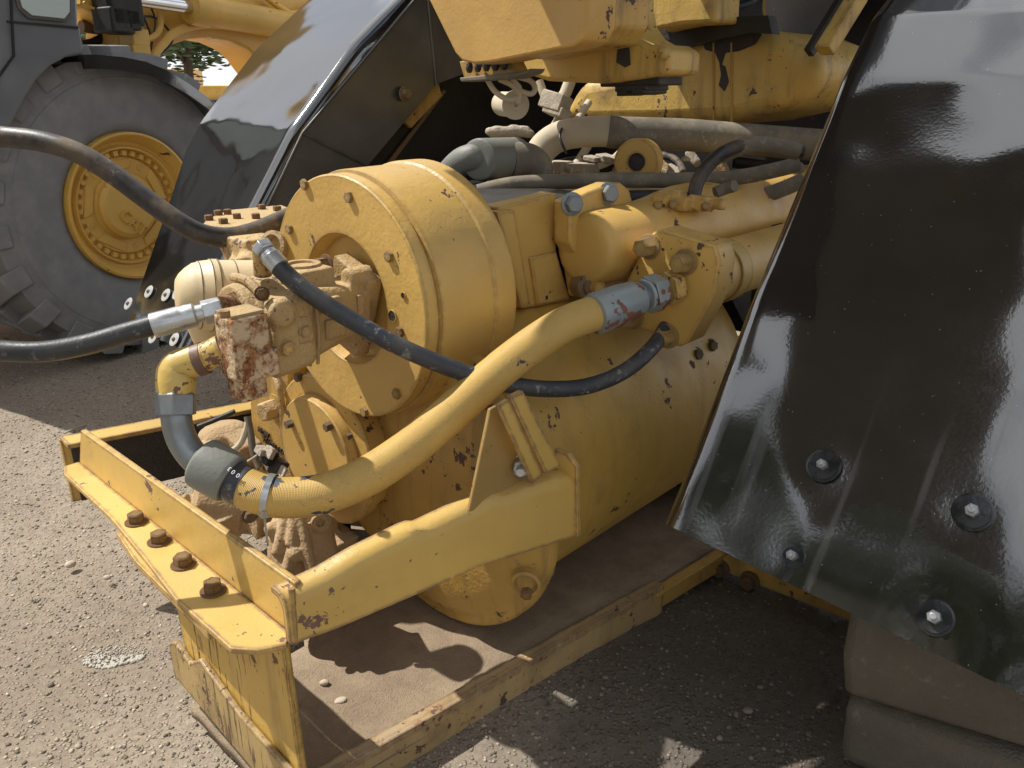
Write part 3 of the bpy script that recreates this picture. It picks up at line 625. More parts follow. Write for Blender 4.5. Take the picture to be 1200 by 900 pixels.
for c_,h_ in (((.325,.270,.975),(.022,.006,.014)),((.335,.272,.925),(.024,.006,.020)),((.41,.288,.945),(.008,.006,.032))):
    b=MB(); rbox(b,c_,h_,.1); b.build('raised_pad',MP,pump,bevel=.002)
for l_ in (.272,.290): 
    b=MB(); b.tube([(l_,.275,.86),(l_,.262,.93),(l_,.270,1.005),(l_,.30,1.022),(l_,.40,1.024)],.0035,8,5); b.build('parting_ridge',MP,pump)
b=MB(); b.tube([(.20,.30,.87),(.197,.287,.93),(.20,.30,1.0),(.20,.345,1.03),(.20,.40,1.03)],.009,10,5); b.build('end_cover_rim',MP,pump)
b=MB(); p=A(375,313,l=.36); b.lathe((.335,.37,1.035),(0,0,1),[(0,.04),(.006,.038),(.006,.026),(-.002,.024)],28,cap=True); b.build('top_port_ring',MP,pump)
pp=MB(); pp.prism([A(u,v,t=.262)+UP for u,v in ((322,366),(342,362),(348,415),(326,420))],(0,.03,0)); pp.build('port_cover',MP,pump,bevel=.003)
pp=MB(); pp.prism([A(u,v,t=.258)+UP for u,v in ((350,372),(366,370),(369,400),(352,404))],(0,.03,0)); pp.build('side_boss',MP,pump,bevel=.004)
for (u,v,s_) in ((332,374,.026),(336,408,.026),(357,388,.020)):
    p=A(u,v,t=.262 if u<350 else .258)+UP; b=MB(); b.lathe(p+V((0,0,0)),(0,-1,0),[(-.004,s_*.62),(.0015,s_*.62),(.0015,s_*.52),(.008,s_*.5),(.009,s_*.44)],24); b.build('cap_screw',MBY if u<350 else MP,pump)
p=A(384,310,l=.42)+UP; bolt(pump,(.418,p.y,p.z),(-1,0,0),.030,MBR,washer=1.3,h=.9)
p=A(307,344,t=.29)+UP; bolt(pump,p,(-.5,-.8,.2),.018,MBR,washer=1.3,h=.5)
# rusty block
rb=MB(); rbox(rb,(.130,.262,.914),(.035,.032,.058),.03); rbox(rb,(.128,.262,.840),(.026,.026,.026),.03); rbox(rb,(.163,.255,.880),(.014,.030,.026),0)
rbo=rb.build('relief_block',MRU,m,remesh=.0035,smooth=2,label='heavily rusted cream valve block on the pump')
b=MB(); rbox(b,(.130,.262,.974),(.032,.027,.0035),.03); b.build('block_cap',MP,rbo)
b=MB(); p=A(264,372,t=.23); b.cyl(p,p+V((0,0,.012)),.009,n=16); b.build('cap_screw',MBR,rbo)
# inlet fitting of the pump (rusty hex between nut and pump)
b=MB(); P1=A(262,361,d=1.50); P2=A(290,350,d=1.58); b.cyl(P1,P2,.022,n=24); b.build('rusty_adapter',MBR,m)
b=MB(); b.hexa(P1+(P2-P1)*.35,(P1-P2),.046,.018,.3); b.build('adapter_hex',MBR,m)
# filter can
fc=MB(); p0=A(214,346,d=1.66); ax=V((.80,-.28,-.10))
fc.lathe(p0,ax,[(-.012,.0001),(-.012,.034),(-.006,.044),(0,.050),(.006,.056),(.020,.066),(.028,.0675),(.030,.0695),(.052,.073),(.054,.075),(.066,.075),(.068,.073),(.14,.074),(.15,.06)],56)
fco=fc.build('filter_canister',MCR,m,ang=40)
for h_,r_ in ((.030,.0702),(.053,.0755),(.067,.0755),(.100,.0742)):
    b=MB(); b.lathe(p0,ax,[(h_,r_-.001),(h_,r_+.0006),(h_+.0016,r_+.0006),(h_+.0016,r_-.001)],56,cap=False); b.build('canister_groove',MBD,fco)
b=MB(); q=A(250,398,d=1.82); b.cyl(q+V((0,0,.05)),q+V((-.01,0,-.02)),.058,.030,36); b.build('filter_bowl',MCR,fco)
# ---- valve flange plate and casting
vf=MB(); top_pts=[A(u,v,z=1.0) for u,v in ((238,262),(243,256),(268,246),(330,240),(345,246),(345,258),(300,262),(258,270))]
vf.prism([p+V((0,0,-.028)) for p in top_pts],(0,0,.028)); vfo=vf.build('valve_flange',MP,m,bevel=.003)
for (u,v) in ((245,258),(262,262),(267,251),(278,256),(300,256),(307,245),(325,247),(256,252)):
    p=A(u,v,z=1.0); bolt(vfo,p,(0,0,1),.021,MBR,washer=0,h=.7)
vb=MB(); c=A(283,262,z=.97)
vb.lathe((c.x,c.y,c.z-.15),(0,0,1),[(0,.055),(.06,.06),(.13,.085),(.15,.09)],32)
vb.build('valve_body',MP,m,remesh=.006,smooth=3)
vb=MB(); vb.cyl(A(290,322,d=1.92),A(312,296,d=2.02),.045,.045,24); rbox(vb,A(300,305,d=2.0),(.05,.05,.06)); vb.cyl(A(275,310,d=2.0),A(292,330,d=1.98),.04,.05,20)
vb.build('valve_elbow',MP,m,remesh=.006,smooth=3)
b=MB(); b.lathe(A(318,288,d=1.86),(-.9,-.3,.3),[(-.05,.035),(.0,.036),(.002,.026),(-.02,.024)],28); b.build('port_collar',MP,m)
# ============================================================ clutter below the pump
cl=MB(); a=A(225,592,d=2.0); b2=A(330,606,d=2.1)
cl.cyl(a,a+(b2-a)*.5,.060,.066,32); cl.cyl(a+(b2-a)*.45,b2,.055,.052,28); cl.cyl(A(212,598,d=2.0),a,.03,.034,20); rbox(cl,A(262,610,d=2.02),(.04,.05,.03)); rbox(cl,A(305,600,d=2.0),(.03,.04,.05),.3)
clo=cl.build('starter_casting',MPD,m,remesh=.005,smooth=2)
p=A(292,604,d=1.94); bolt(clo,p,(-.3,-.9,.1),.024,MBD)
nz=MB(); c=A(354,640,d=1.93)
nz.lathe(c+V((0,0,-.12)),(0,0,1),[(0,.090),(.05,.086),(.12,.080),(.18,.072),(.20,.060)],40)
for (u0,v0,u1,v1,dd) in ((336,604,324,650,1.862),(345,604,341,640,1.853),(352,604,366,676,1.852),(324,650,334,682,1.858),(341,640,336,668,1.856)):
    nz.cyl(A(u0,v0,d=dd),A(u1,v1,d=dd-.012),.012,.014,10)
nz.ball(A(318,620,d=1.87),.018,(1,1,1),12); nz.ball(A(346,649,d=1.84),.020,(1,1,1),12); nz.ball(A(322,671,d=1.87),.015,(1,1,1),12)
nz.cyl(A(376,612,d=1.86),A(381,616,d=1.96),.024,.03,18)
nzo=nz.build('nozzle_casting',MPD,m,remesh=.0038,smooth=2,label='mud caked tan casting with ribs and round bosses')
b=MB(); b.lathe(A(375,612,d=1.85),(-.5,-.85,.1),[(0,.020),(.006,.019),(.006,.010),(-.004,.009)],20); b.build('hollow_boss',MPD,nzo)
mk=MB()
mk.ball(A(262,508,d=2.3),.075,(1,.8,.45),16); mk.ball(A(246,525,d=2.25),.04,(1,1,.6),14); mk.cyl(A(235,560,d=2.25),A(290,525,d=2.3),.035,.03,18); rbox(mk,A(285,530,d=2.28),(.035,.04,.05),.3); rbox(mk,A(298,575,d=2.22),(.04,.035,.045),.2,.3)
mk.cyl(A(330,590,d=2.2),A(385,615,d=2.2),.045,.05,20)
mk.build('pump_bracket_casting',MPD,m,remesh=.005,smooth=3)
for pth,rr,mt in (([(232,500),(250,493),(275,482)],.006,MDK),([(228,520),(245,530),(262,533),(280,522),(288,505),(291,490)],.0075,MHP),([(290,488),(294,510),(297,530),(304,548)],.0085,MHD),([(300,525),(312,545),(322,565)],.005,MHP)):
    b=MB(); b.tube([A(u,v,d=1.93) for u,v in pth],rr,10,6); b.build('wire',mt,m)
b=MB(); b.tube([A(282,545,d=1.9),A(295,538,d=1.87),A(306,530,d=1.87)],.003,8,4); rbox(b,A(307,528,d=1.87),(.012,.012,.008),.3,.4); b.build('wire_tie',MSM,m)
b=MB(); rbox(b,A(315,535,d=1.88),(.012,.016,.018),.2,.5); rbox(b,A(326,548,d=1.88),(.014,.016,.02),.2,.5); b.build('wire_connector',MDK,m,bevel=.002)
b=MB(); rbox(b,A(316,530,d=1.862),(.006,.014,.012),.2,.5); rbox(b,A(330,552,d=1.862),(.004,.014,.013),.2,.5); b.build('connector_clip',MSM,m,bevel=.001)
# ============================================================ shaft casting, flanges
k1=MB(); k1.prism([A(u,v,t=.20) for u,v in ((584,243),(652,226),(652,300),(668,352),(612,362),(598,300))],(0,.05,0))
k1o=k1.build('mount_block',MY,m,bevel=.004)
b=MB(); b.box((.70,.24,.80),(1.15,.70,1.09)); b.build('sun_gap_blocker',MDK,m,bevel=.01)  # added block stopping sun through the gap; black like the shade there
k2=MB(); k2.prism([A(u,v,t=.185) for u,v in ((583,248),(603,246),(622,356),(612,362),(598,310))],(0,.03,0)); k2.build('block_rib',MY,k1o,bevel=.003)
k2=MB(); k2.prism([A(u,v,t=.19) for u,v in ((622,302),(652,295),(668,350),(630,358))],(0,.03,0)); k2.build('block_foot',MY,k1o,bevel=.003)
k3=MB(); k3.ball(A(637,348,t=.20),.018,(1,.6,1),14); k3.build('bolt_pocket',MGK,k1o)
fg=MB()
fg.prism([A(u,v,t=.135) for u,v in ((668,236),(690,225),(716,215),(728,214),(738,222),(744,245),(744,300),(730,335),(700,350),(684,350),(676,300),(668,285))],(0,.05,0)); fgo=fg.build('shaft_flange',MY,m,bevel=.006)
for (u,v) in ((670,239),(712,227)):
    p=A(u,v,t=.134); bolt(fgo,p,(-.45,-.9,.1),.036,MST,washer=1.25,h=.5)
b=MB(); p=A(690,336,t=.10); b.lathe(p,(-.35,-.9,.1),[(-.04,.03),(.0,.03),(.002,.018),(.012,.017)],24); b.build('seal_ring',MBD,fgo)
b=MB(); b.cyl(p+V((.008,-.012,0)),p+V((.002,-.03,.003)),.016,n=20); b.build('plug',MY,fgo)
sc0=A(708,288,t=.115); sc1=sc0+V((1.3,-.02,-.01))
sh=MB(); sh.lathe(sc0,(sc1-sc0),[(-.085,.001),(-.084,.060),(-.080,.078),(-.065,.086),(-.03,.089),(.02,.090),(.12,.092),(.20,.100),(.32,.118),(.5,.125),(1.25,.125)],64); sh.build('shaft_casting',MY,m,remesh=.006,smooth=6)
text('7W2307',m,A(884,249,d=2.42),(1,0,.02),(-.2,-.7,.75),.03,MY,.002,'cast_number')
# near flange
nf=MB(); pf=[A(u,v,l=1.0) for u,v in ((764,273),(775,268),(838,288),(843,305),(838,345),(806,402),(795,407),(745,382),(731,350),(733,330))]
nf.prism(pf,(.075,0,0)); nfo=nf.build('hose_flange',MY,m,bevel=.005)
for (u,v) in ((760,289),(803,307),(782,394),(741,372)):
    p=A(u,v,l=.995); bolt(nfo,(.998,p.y,p.z),(-1,0,0),.038,MBY,washer=1.3,h=.95)
fc0=sum(pf,V((0,0,0)))/len(pf)
b=MB(); b.lathe(fc0+V((.075,0,0)),(1,0,0),[(0,.085),(.06,.078),(.10,.072),(1.2,.072)],48); b.build('flange_pipe',MY,m)
b=MB(); b.lathe(fc0+V((.20,0,0)),(1,0,0),[(0,.0725),(.0,.077),(.05,.077),(.05,.0725)],48,cap=False); b.build('pipe_collar',MYT,m)
# ============================================================ fender builder
def fender(prof,t_in,t_out,sgn,mat,back,name,subs=10,rad=.03,lip=.05,drop=0,tof=None,dents=()):
    """sheet bent along prof (l,z), rounded over at its inner edge, with a returned lip"""
    P=[V((l,0,z)) for l,z in prof]; Q=[]
    for i in range(len(P)-1):
        for k in range(subs): Q.append(P[i].lerp(P[i+1],k/subs))
    Q.append(P[-1])
    # soften the bends
    for it in range(2): Q=[Q[0]]+[(Q[i-1]+Q[i]*2+Q[i+1])/4 for i in range(1,len(Q)-1)]+[Q[-1]]
    b=MB(); rings=[]
    nt_=[]
    NS=44
    for i in range(NS+1): nt_.append((t_out+(t_in-sgn*rad-t_out)*i/NS,0))
    for k in range(1,6): a=PI/2*k/5; nt_.append((t_in-sgn*rad+sgn*rad*S_(a),rad-rad*C_(a)))
    nt_.append((t_in,rad+lip))
    for i,q in enumerate(Q):
        if tof:
            t_out=tof(q.z); nt_=[(t_out+(t_in-sgn*rad-t_out)*k_/NS,0) for k_ in range(NS+1)]+nt_[NS+1:]
        d=(Q[min(i+1,len(Q)-1)]-Q[max(i-1,0)]).normalized(); n=V((d.z,0,-d.x))*1.0
        wt=max(0,1-i/subs)*drop; rings.append([V((q.x,t,q.z))-d*wt*abs(t-t_in)+n*(h+sum(a_*math.exp(-((q-V((l_,0,z_))).length_squared+(t-t_)**2)/r_**2) for l_,t_,z_,a_,r_ in dents)) for t,h in nt_])
    b.loft(rings,cap=False,closed=False)
    o=b.build(name,mat,m,ang=60); s_=o.modifiers.new('s','SOLIDIFY'); s_.thickness=.0035; s_.offset=0; es=o.modifiers.new('e','EDGE_SPLIT'); es.split_angle=math.radians(60)
    return o
NF=fender([(.666,.542),(.90,.872),(1.10,1.15),(1.26,1.37),(1.38,1.49),(1.56,1.60),(1.85,1.68),(2.4,1.74)],-.30,-1.15,1,MGB,1,'near_fender',drop=.062,subs=26,dents=[(.781,-.555,.707,.005,.060),(.781,-.801,.706,.004,.05),(.678,-.799,.559,.004,.05),(.95,-.42,.95,-.008,.16),(.85,-.66,.80,.006,.13),(1.1,-.75,1.15,-.009,.20),(1.2,-.45,1.28,.010,.16),(1.02,-.55,1.04,.007,.14),(.73,-.42,.62,.006,.10),(1.32,-.7,1.45,.012,.14),(.72,-.95,.60,-.006,.12),(.9,-.95,.86,.008,.16)])
def fbolt(parent,u,v,plane_p,n,af,wr,mat,zs=1):
    r=ray(u,v); rl=V((r.dot(M.x),r.dot(M.y),r.z)); c=M.loc((0,0,H)); k=(V(plane_p)-c).dot(V(n))/rl.dot(V(n)); p=c+rl*k+V(n)*(.010 if zs!=1 else 0)
    b=MB(); b.lathe((0,0,0),(0,0,1),[(-.002,wr*1.05),(.0022,wr*1.05),(.0026,wr*.92),(.0052,wr*.90),(.0056,af*.5)],40); me=b.mesh('washer',mat,30)
    w_=put(me,'washer',parent,p,n,scale=(1,1,zs))
    b=MB(); b.lathe((0,0,0),(0,0,1),[(0,af*.66),(.005,af*.64),(.006,af*.3)],24); b.hexa((0,0,.004),(0,0,1),af,.016,.4); b.lathe((0,0,.018),(0,0,1),[(0,af*.30),(.009,af*.29),(.010,af*.2)],18); me=b.mesh('bolt',MZN if mat==MBK else MBD,30)
    put(me,'bolt',parent,p,n,scale=(1,1,zs))
NN=V((-.82,0,.572)); NP=(.666,-.3,.542)
MBK=metal('black_washer_steel',(.07,.073,.078),.22,.15,(.1,.09,.07),.85)
MWA=metal('galvanised_washer',(.55,.55,.53),.45,.3,(.2,.17,.13),.5)
fbolt(NF,965,546,NP,NN,.016,.029,MBK); fbolt(NF,1140,600,NP,NN,.019,.030,MBK); fbolt(NF,1096,724,NP,NN,.019,.027,MBK); fbolt(NF,930,652,NP,NN,.016,.020,MBK)
FP=[(.629,.495),(.89,.85),(1.15,1.206),(1.45,1.50),(1.78,1.74),(2.4,1.92)]
FF=fender(FP,1.60,2.28,-1,MGF,1,'far_fender',rad=.035,lip=.05,subs=20,dents=[(1.0,2.0,1.0,.012,.2),(.85,1.8,.8,-.010,.18),(1.25,1.85,1.3,.012,.2)],tof=lambda z:2.04+.24*min(1,max(0,z-.5)/.6))
for (u,v) in ((153,357),(177,343),(197,347),(182,396),(207,399),(210,345)):
    fbolt(FF,u,v,(.629,1.6,.495),V((-.806,0,.592)),.014,.024,MWA,.3)
def panel(pts,t,name,mat,parent):
    b=MB(); b.prism([(l,t,z) for l,z in pts],(0,.008,0)); return b.build(name,mat,parent,bevel=.001)
I=[(.93,.32),(1.463,1.052),(1.837,1.35),(2.4,1.50)]
def off(p,n): return p
panel([(.655,.475),(1.175,1.187),I[1],I[0]],1.597,'inner_side_plate',MGR,FF)
panel([(1.18,1.192),(1.80,1.715),I[2],(I[1][0]+.004,I[1][1]+.004)],1.597,'inner_side_plate',MGR,FF)
panel([(1.806,1.718),(2.4,1.88),I[3],(I[2][0]+.004,I[2][1]+.004)],1.597,'inner_side_plate',MGR,FF)
for a_,b_ in ((( .667,.470),(1.177,1.188)),((1.177,1.188),(1.463,1.052)),((1.177,1.188),(1.80,1.717)),((1.80,1.717),(1.837,1.35))):
    w_=MB(); w_.tube([(a_[0],1.594,a_[1]),((a_[0]+b_[0])/2,1.593,(a_[1]+b_[1])/2),(b_[0],1.594,b_[1])],.0055,8,6); w_.build('weld_seam',MGR,FF)
bolt(FF,A(474,110,t=1.58),(0,-1,0),.035,MP,washer=1.4)
b=MB(); p=A(449,181,t=1.70); b.lathe(p,(0,-1,0),[(0,.05),(.01,.05),(.012,.036),(.002,.034)],28); b.build('rubber_grommet',MDK,m); bolt(m,p,(0,-1,0),.03,MBD,washer=0)
b=MB(); b.prism([A(u,v,t=1.62) for u,v in ((482,118),(512,92),(518,112),(482,150),(470,140))],(0,.02,0)); b.build('worn_patch_plate',MYG,m)
b=MB(); b.prism([A(u,v,t=1.64) for u,v in ((455,190),(520,105),(523,107),(459,192))],(0,.01,0)); b.build('brown_strip',MBD,m)
# inner dark plates, bulkhead, unseen light-blocking slabs above
b=MB(); b.prism([(1.05,1.66,.3),(1.25,1.66,1.2),(1.85,1.66,1.62),(3.2,1.66,1.8),(3.2,1.66,.3)],(0,.04,0)); b.build('wheel_well_plate',MDK,m)
b=MB(); b.box((2.9,-.25,.25),(2.94,1.66,2.6)); b.build('bulkhead',MDK,m)
b=MB(); b.box((.62,1.0,.1),(2.9,1.04,.8)); b.build('frame_rail_side',MDK,m)
b=MB(); b.box((1.6,-.1,.09),(2.9,1.0,.16)); b.build('under_plate',MDK,m)
b=MB(); b.box((1.62,-.02,.18),(2.85,.02,.98)); b.build('inner_frame_plate',MDK,m)
b=MB(); b.box((.56,.66,.10),(.61,.99,.62)); b.build('dark_hole_box',MDK,m,bevel=.01)  # black box added to paint in the dark hole behind the castings
b=MB(); rbox(b,(.46,.62,.19),(.07,.09,.07),.2); b.cyl((.36,.60,.20),(.5,.60,.20),.06,.07,28); b.cyl((.40,.45,.16),(.54,.45,.16),.055,.06,28); b.build('lower_pump_casting',MPD,m,remesh=.005,smooth=2)
for (y_,z_) in ((.60,.25),(.64,.17),(.56,.17),(.45,.20)): bolt(m,(.358 if y_>.5 else .398,y_,z_),(-1,0,0),.018,MBD,washer=0,h=.7)
dk=MB(); dk.box((.22,-.04,2.02),(3.0,.64,2.3)); dk.build('overhead_shade_slab',MGK,m,bevel=.02)  # unseen slab above the frame, shaped to shade the near fender
dk=MB(); dk.box((-.3,.5,2.10),(.62,.8,2.18)); dk.box((.38,.8,2.105),(.62,.93,2.175)); dk.build('shade_slab_step',MGC,m,bevel=.01)  # added boxes extending the slab to block sun patches on the ground
dk=MB(); dk.box((-.75,-.50,2.06),(.9,.20,2.12)); dk.build('unseen_reflection_slab',MGR,m,bevel=.01)  # added dark slab, unseen; darkens the near fender's reflection and shades the ground
b=MB(); b.box((1.9,-.04,2.305),(3.4,1.5,3.0)); b.build('cab_base',MGC,m,bevel=.03)
b=MB(); b.box((1.75,.05,1.75),(2.9,.6,2.015)); b.build('slab_support',MGK,m)
# wheels
def tyre(name,R,W,rim,mt,mr,parent,c,ax,lug=24,depth=.035,muddy=False):
    """c: centre of the tyre's outer side face, ax: direction pointing outward"""
    ax=V(ax).normalized(); x,y,z=frame_of(ax); c=V(c)
    b=MB(); b.lathe(c-ax*W,ax,[(-.0,rim),(.02,rim+.03),(.0,rim+.10),(-.012+.0,R*.80),(.01,R*.93),(.05,R-depth-.012),(W*.5,R-depth),(W-.05,R-depth-.012),(W-.01,R*.93),(W+.012,R*.80),(W+.014,R*.70),(W+.004,R*.64),(W,rim+.05),(W-.012,rim+.018),(W-.03,rim)],128,cap=False)
    t=b.build(name,mt,parent,ang=50)
    for side in (0,1):
        for i in range(lug):
            a=2*PI*(i+.5*side)/lug; da=.55*2*PI/lug
            q=MB(); h0,h1=(W+.004,W*.46) if side==0 else (-.004,W*.54)
            def pt(a_,r_,h_): return c-ax*W+ax*h_+x*(r_*C_(a_))+y*(r_*S_(a_))
            sk=.65*2*PI/lug
            r0=R-depth-.02
            pts=[pt(a,R*.925,h0),pt(a+da,R*.925,h0),pt(a+da,R*.925,h0*.9+h1*.1),pt(a,R*.925,h0*.9+h1*.1)]
            A0=[pt(a,R*.85,h0+(.010 if side==0 else -.010)),pt(a+da,R*.85,h0+(.010 if side==0 else -.010)),pt(a+da+sk,r0,h1),pt(a+sk,r0,h1)]
            A1=[pt(a+.012,R*1.0,h0-(h0-h1)*.02),pt(a+da-.012,R*.985,h0-(h0-h1)*.02),pt(a+da+sk-.012,R,h1),pt(a+sk+.012,R,h1)]
            q.loft([A0,A1]); o=q.build('tread_lug',mt,t,bevel=.006)
    return t
wl=root('tmp','x','x',A)  # placeholder removed below
bpy.data.objects.remove(wl)
nw=tyre('near_tyre',.50,.42,.24,MTB,MYC,m,(1.31,-1.08,.497),(0,-1,0),16,.04)
b=MB(); b.prism([(.765,-.655,.265),(.715,-.655,.38),(.72,-.655,.49),(.79,-.655,.58),(1.2,-.655,.58),(1.2,-.655,.265)],(.03,-.44,.07)); b.build('tread_lug',MTB,nw,bevel=.022)
b=MB(); b.prism([(.92,-.66,.005),(.80,-.66,.09),(.775,-.66,.22),(.80,-.66,.258),(1.2,-.66,.258),(1.2,-.66,.005)],(.03,-.42,.03)); b.build('tread_lug',MTB,nw,bevel=.022)
b=MB(); b.lathe((1.31,-1.04,.497),(0,1,0),[(0,.235),(.03,.23),(.08,.17),(.1,.1),(.1,.001)],64); b.lathe((1.31,-.68,.497),(0,1,0),[(0,.235),(.001,.001)],64); b.build('wheel_rim',MYC,nw)
fw=tyre('far_tyre',.60,.42,.28,MTY,MYC,m,(1.55,2.2,.598),(0,1,0),22,.045)
# ============================================================ pipes and hoses inside the machine
def pipe(pts,r,mat,name='pipe',parent=m,n=18,sub=7,**k):
    b=MB(); b.tube([A(u,v,d=d) for u,v,d in pts],r,n,sub); return b.build(name,mat,parent,ang=60,**k)
ps=pipe([(506,240,2.42),(524,207,2.36),(540,190,2.30),(556,184,2.27),(572,184,2.30)],.038,MSL,'elbow_pipe')
b=MB(); a_=A(560,187,d=2.25); b2=A(604,184,d=2.42); d_=(b2-a_)
b.lathe(a_,d_,[(0,.030),(0,.050),(.004,.056),(.010,.057),(d_.length,.057),(d_.length+.003,.052)],48); b.build('crimp_sleeve',MSL,ps,label='grey crimp sleeve on the bent pipe above the drum')
pipe([(598,187,2.36),(618,188,2.38),(630,200,2.40),(620,214,2.42),(598,217,2.40),(575,226,2.36),(560,245,2.32)],[.050,.050,.048,.044,.040,.032,.03],MHD,'bent_hose')
pipe([(576,238,2.5),(598,215,2.52),(625,190,2.54),(640,170,2.54),(662,158,2.52),(700,154,2.5),(735,156,2.5)],.046,MHP,'big_pale_hose')
pipe([(713,154,2.5),(735,156,2.5),(800,158,2.52),(880,164,2.54),(960,170,2.56)],.049,MHD,'big_grey_hose')
b=MB(); b.tube([A(661,146,d=2.5),A(656,160,d=2.45),A(664,180,d=2.45)],.004,8,4); b.build('hose_clamp',MDK,m)
pipe([(560,225,2.2),(600,216,2.2),(650,213,2.2),(720,211,2.2),(800,211,2.2),(870,207,2.2),(935,193,2.2)],.0205,MHD,'grey_hose')
pipe([(580,246,2.3),(620,240,2.3),(700,236,2.35),(760,234,2.4),(830,228,2.4)],.016,MHD,'lower_hose')
pipe([(813,232,2.02),(818,212,2.02),(832,192,2.02),(852,177,2.02),(880,171,2.03),(940,178,2.05)],.0175,MHU,'curved_hose')
pipe([(845,182,2.04),(870,172,2.03),(900,170,2.03),(935,178,2.04)],.021,MHD,'hose_guard')
pipe([(838,240,2.3),(870,236,2.3),(905,226,2.3),(940,212,2.3)],.022,MHD,'lower_grey_hose')
pipe([(690,236,2.1),(730,234,2.15),(780,233,2.2)],.024,MHB,'dark_pipe')
pipe([(690,170,2.8),(665,205,2.6),(640,215,2.5)],.014,MHP,'thin_pipe'); 
pipe([(655,118,2.8),(660,135,2.75),(650,155,2.7),(632,180,2.65),(618,200,2.6)],.026,MHP,'pale_tube')
pipe([(668,95,2.7),(662,110,2.7),(655,120,2.7)],.020,MHP,'pale_tube'); pipe([(632,95,2.7),(638,112,2.7),(646,125,2.7)],.014,MHP,'pale_tube')
b=MB(); rbox(b,A(651,120,d=2.66),(.03,.045,.028),.2,.3); rbox(b,A(653,131,d=2.66),(.03,.04,.016),.2,.3); b.build('tube_clamp',MSM,m,bevel=.004)
b=MB()
for q in ((575,154),(583,152),(592,153),(602,151),(612,152),(620,157)): b.ball(A(q[0],q[1],d=2.9),.022,(1,1,.8),10)
b.tube([A(575,156,d=2.9),A(620,154,d=2.9)],.02,10,1); b.build('dusty_coupling',MSM,m,remesh=.007,smooth=1)
# bushing (round disc with a hole)
b=MB(); p=A(746,190,d=2.45); b.lathe(p,(-1,-.35,.05),[(-.05,.070),(0,.070),(.004,.066),(.004,.027),(-.04,.025)],48); b.build('round_bushing',MY,m)
b=MB(); b.lathe(p+V((.004,.001,0)),(-1,-.35,.05),[(0,.026),(.001,.0001)],20); b.build('bushing_bore',MGK,m)
for i,(u,v,s_) in enumerate(((680,197,.03),(695,186,.016),(712,186,.02),(668,196,.018),(790,205,.03))):
    b=MB(); rbox(b,A(u,v,d=2.6),(s_*1.4,s_*1.6,s_*.5),.1*i); b.build('dusty_bracket',MSM,m,bevel=.004)
pipe([(700,195,2.6),(718,187,2.6),(735,170,2.65)],.012,MHP,'thin_pipe')
for pts,r_,mt in (([(655,226,2.5),(690,222,2.5),(740,222,2.5),(800,224,2.5)],.012,MHP),([(600,232,2.4),(640,228,2.4),(690,226,2.4)],.014,MHP),([(860,205,2.6),(885,212,2.55),(910,208,2.5),(940,196,2.5)],.016,MHD),
    ([(770,180,2.8),(790,186,2.7),(800,200,2.6),(798,215,2.5)],.012,MHU),([(640,200,2.7),(660,190,2.7),(690,186,2.7)],.012,MDK),([(860,190,2.9),(900,195,2.9),(940,200,2.9)],.02,MDK),([(690,120,2.75),(680,135,2.7),(672,150,2.65)],.012,MHP)):
    pipe(pts,r_,mt,'service_hose')
for i,(u,v,s_,mt) in enumerate(((655,196,.028,MSM),(672,204,.022,MPD),(728,204,.02,MSM),(775,198,.034,MPD),(812,186,.02,MSM),(845,200,.026,MPD),(880,222,.024,MSM),(618,232,.022,MSM),(640,236,.018,MPD))):
    b=MB(); rbox(b,A(u,v,d=2.62),(s_*1.2,s_*1.3,s_*.7),.2*i,.15*i); b.cyl(A(u,v,d=2.6)+V((-.03,0,0)),A(u,v,d=2.6)+V((-.045-s_,0,.004)),s_*.45,n=10); b.build('hose_bracket',mt,m,remesh=.005,smooth=1)

# fitting cluster
fx=MB()
for (u,v,a3) in ((780,234,(.035,.02,.016)),(800,238,(.03,.025,.018)),(822,238,(.03,.022,.018)),(795,227,(.022,.016,.010)),(840,238,(.016,.02,.014))): rbox(fx,A(u,v,d=2.02),a3,.1,.12)
fxo=fx.build('fitting_cluster',MY,m,remesh=.004,smooth=2)
for (u,v) in ((770,241),(788,240),(826,242)): bolt(fxo,A(u,v,d=1.99),(-.6,-.7,.3),.02,MBY,washer=0)
pipe([(838,226,2.05),(850,221,2.05),(861,218,2.03)],.015,MHD,'stub_tube')
# ============================================================ upper castings
ub=MB(); fpx=[(478,-50),(533,62),(541,71),(556,75),(575,73),(672,54),(682,47),(690,30),(694,-60)]
ub.prism([A(u,v,l=.98) for u,v in fpx],(.10,0,0)); ubo=ub.build('upper_box',paint('orange_yellow_paint',base=(.58,.355,.10),chips=.3,grime=.15,dust=.12),m,bevel=.006)
ubo.modifiers['b'].segments=4
ub2=MB(); ub2.prism([A(u,v,l=1.09) for u,v in ((500,-60),(560,66),(590,68),(680,50),(694,28),(698,-60))],(.24,0,0)); ub2.build('box_rear_body',MYG,m,bevel=.008)
br=MB(); bpx=[(596,62),(598,80),(640,95),(700,98),(716,97),(783,87),(785,60),(772,52),(758,52),(744,44),(733,28),(729,10),(728,-50),(700,-50),(690,40),(660,58)]
br.prism([A(u,v,l=1.36) for u,v in bpx],(.16,0,0)); bro=br.build('support_arm',MYT,m,bevel=.012)
b=MB(); b.ball(A(779,63,l=1.35),.016,(1,1,1),12); b.build('arm_nub',MYT,bro)
b=MB(); b.prism([A(u,v,l=1.355) for u,v in ((724,52),(731,50),(737,58),(738,76),(732,79),(722,73))],(.004,0,0)); b.build('grease_patch',MGK,bro)
gd=MB()
for (u0,u1,v0,v1) in ((703,772,88,102),(720,756,100,108),(722,734,104,113),(740,754,104,112)): gd.prism([A(u,v,l=1.40) for u,v in ((u0,v0),(u1,v0-2),(u1,v1-2),(u0,v1))],(.12,0,0))
gd.build('black_sprocket',MDK,m,bevel=.004)
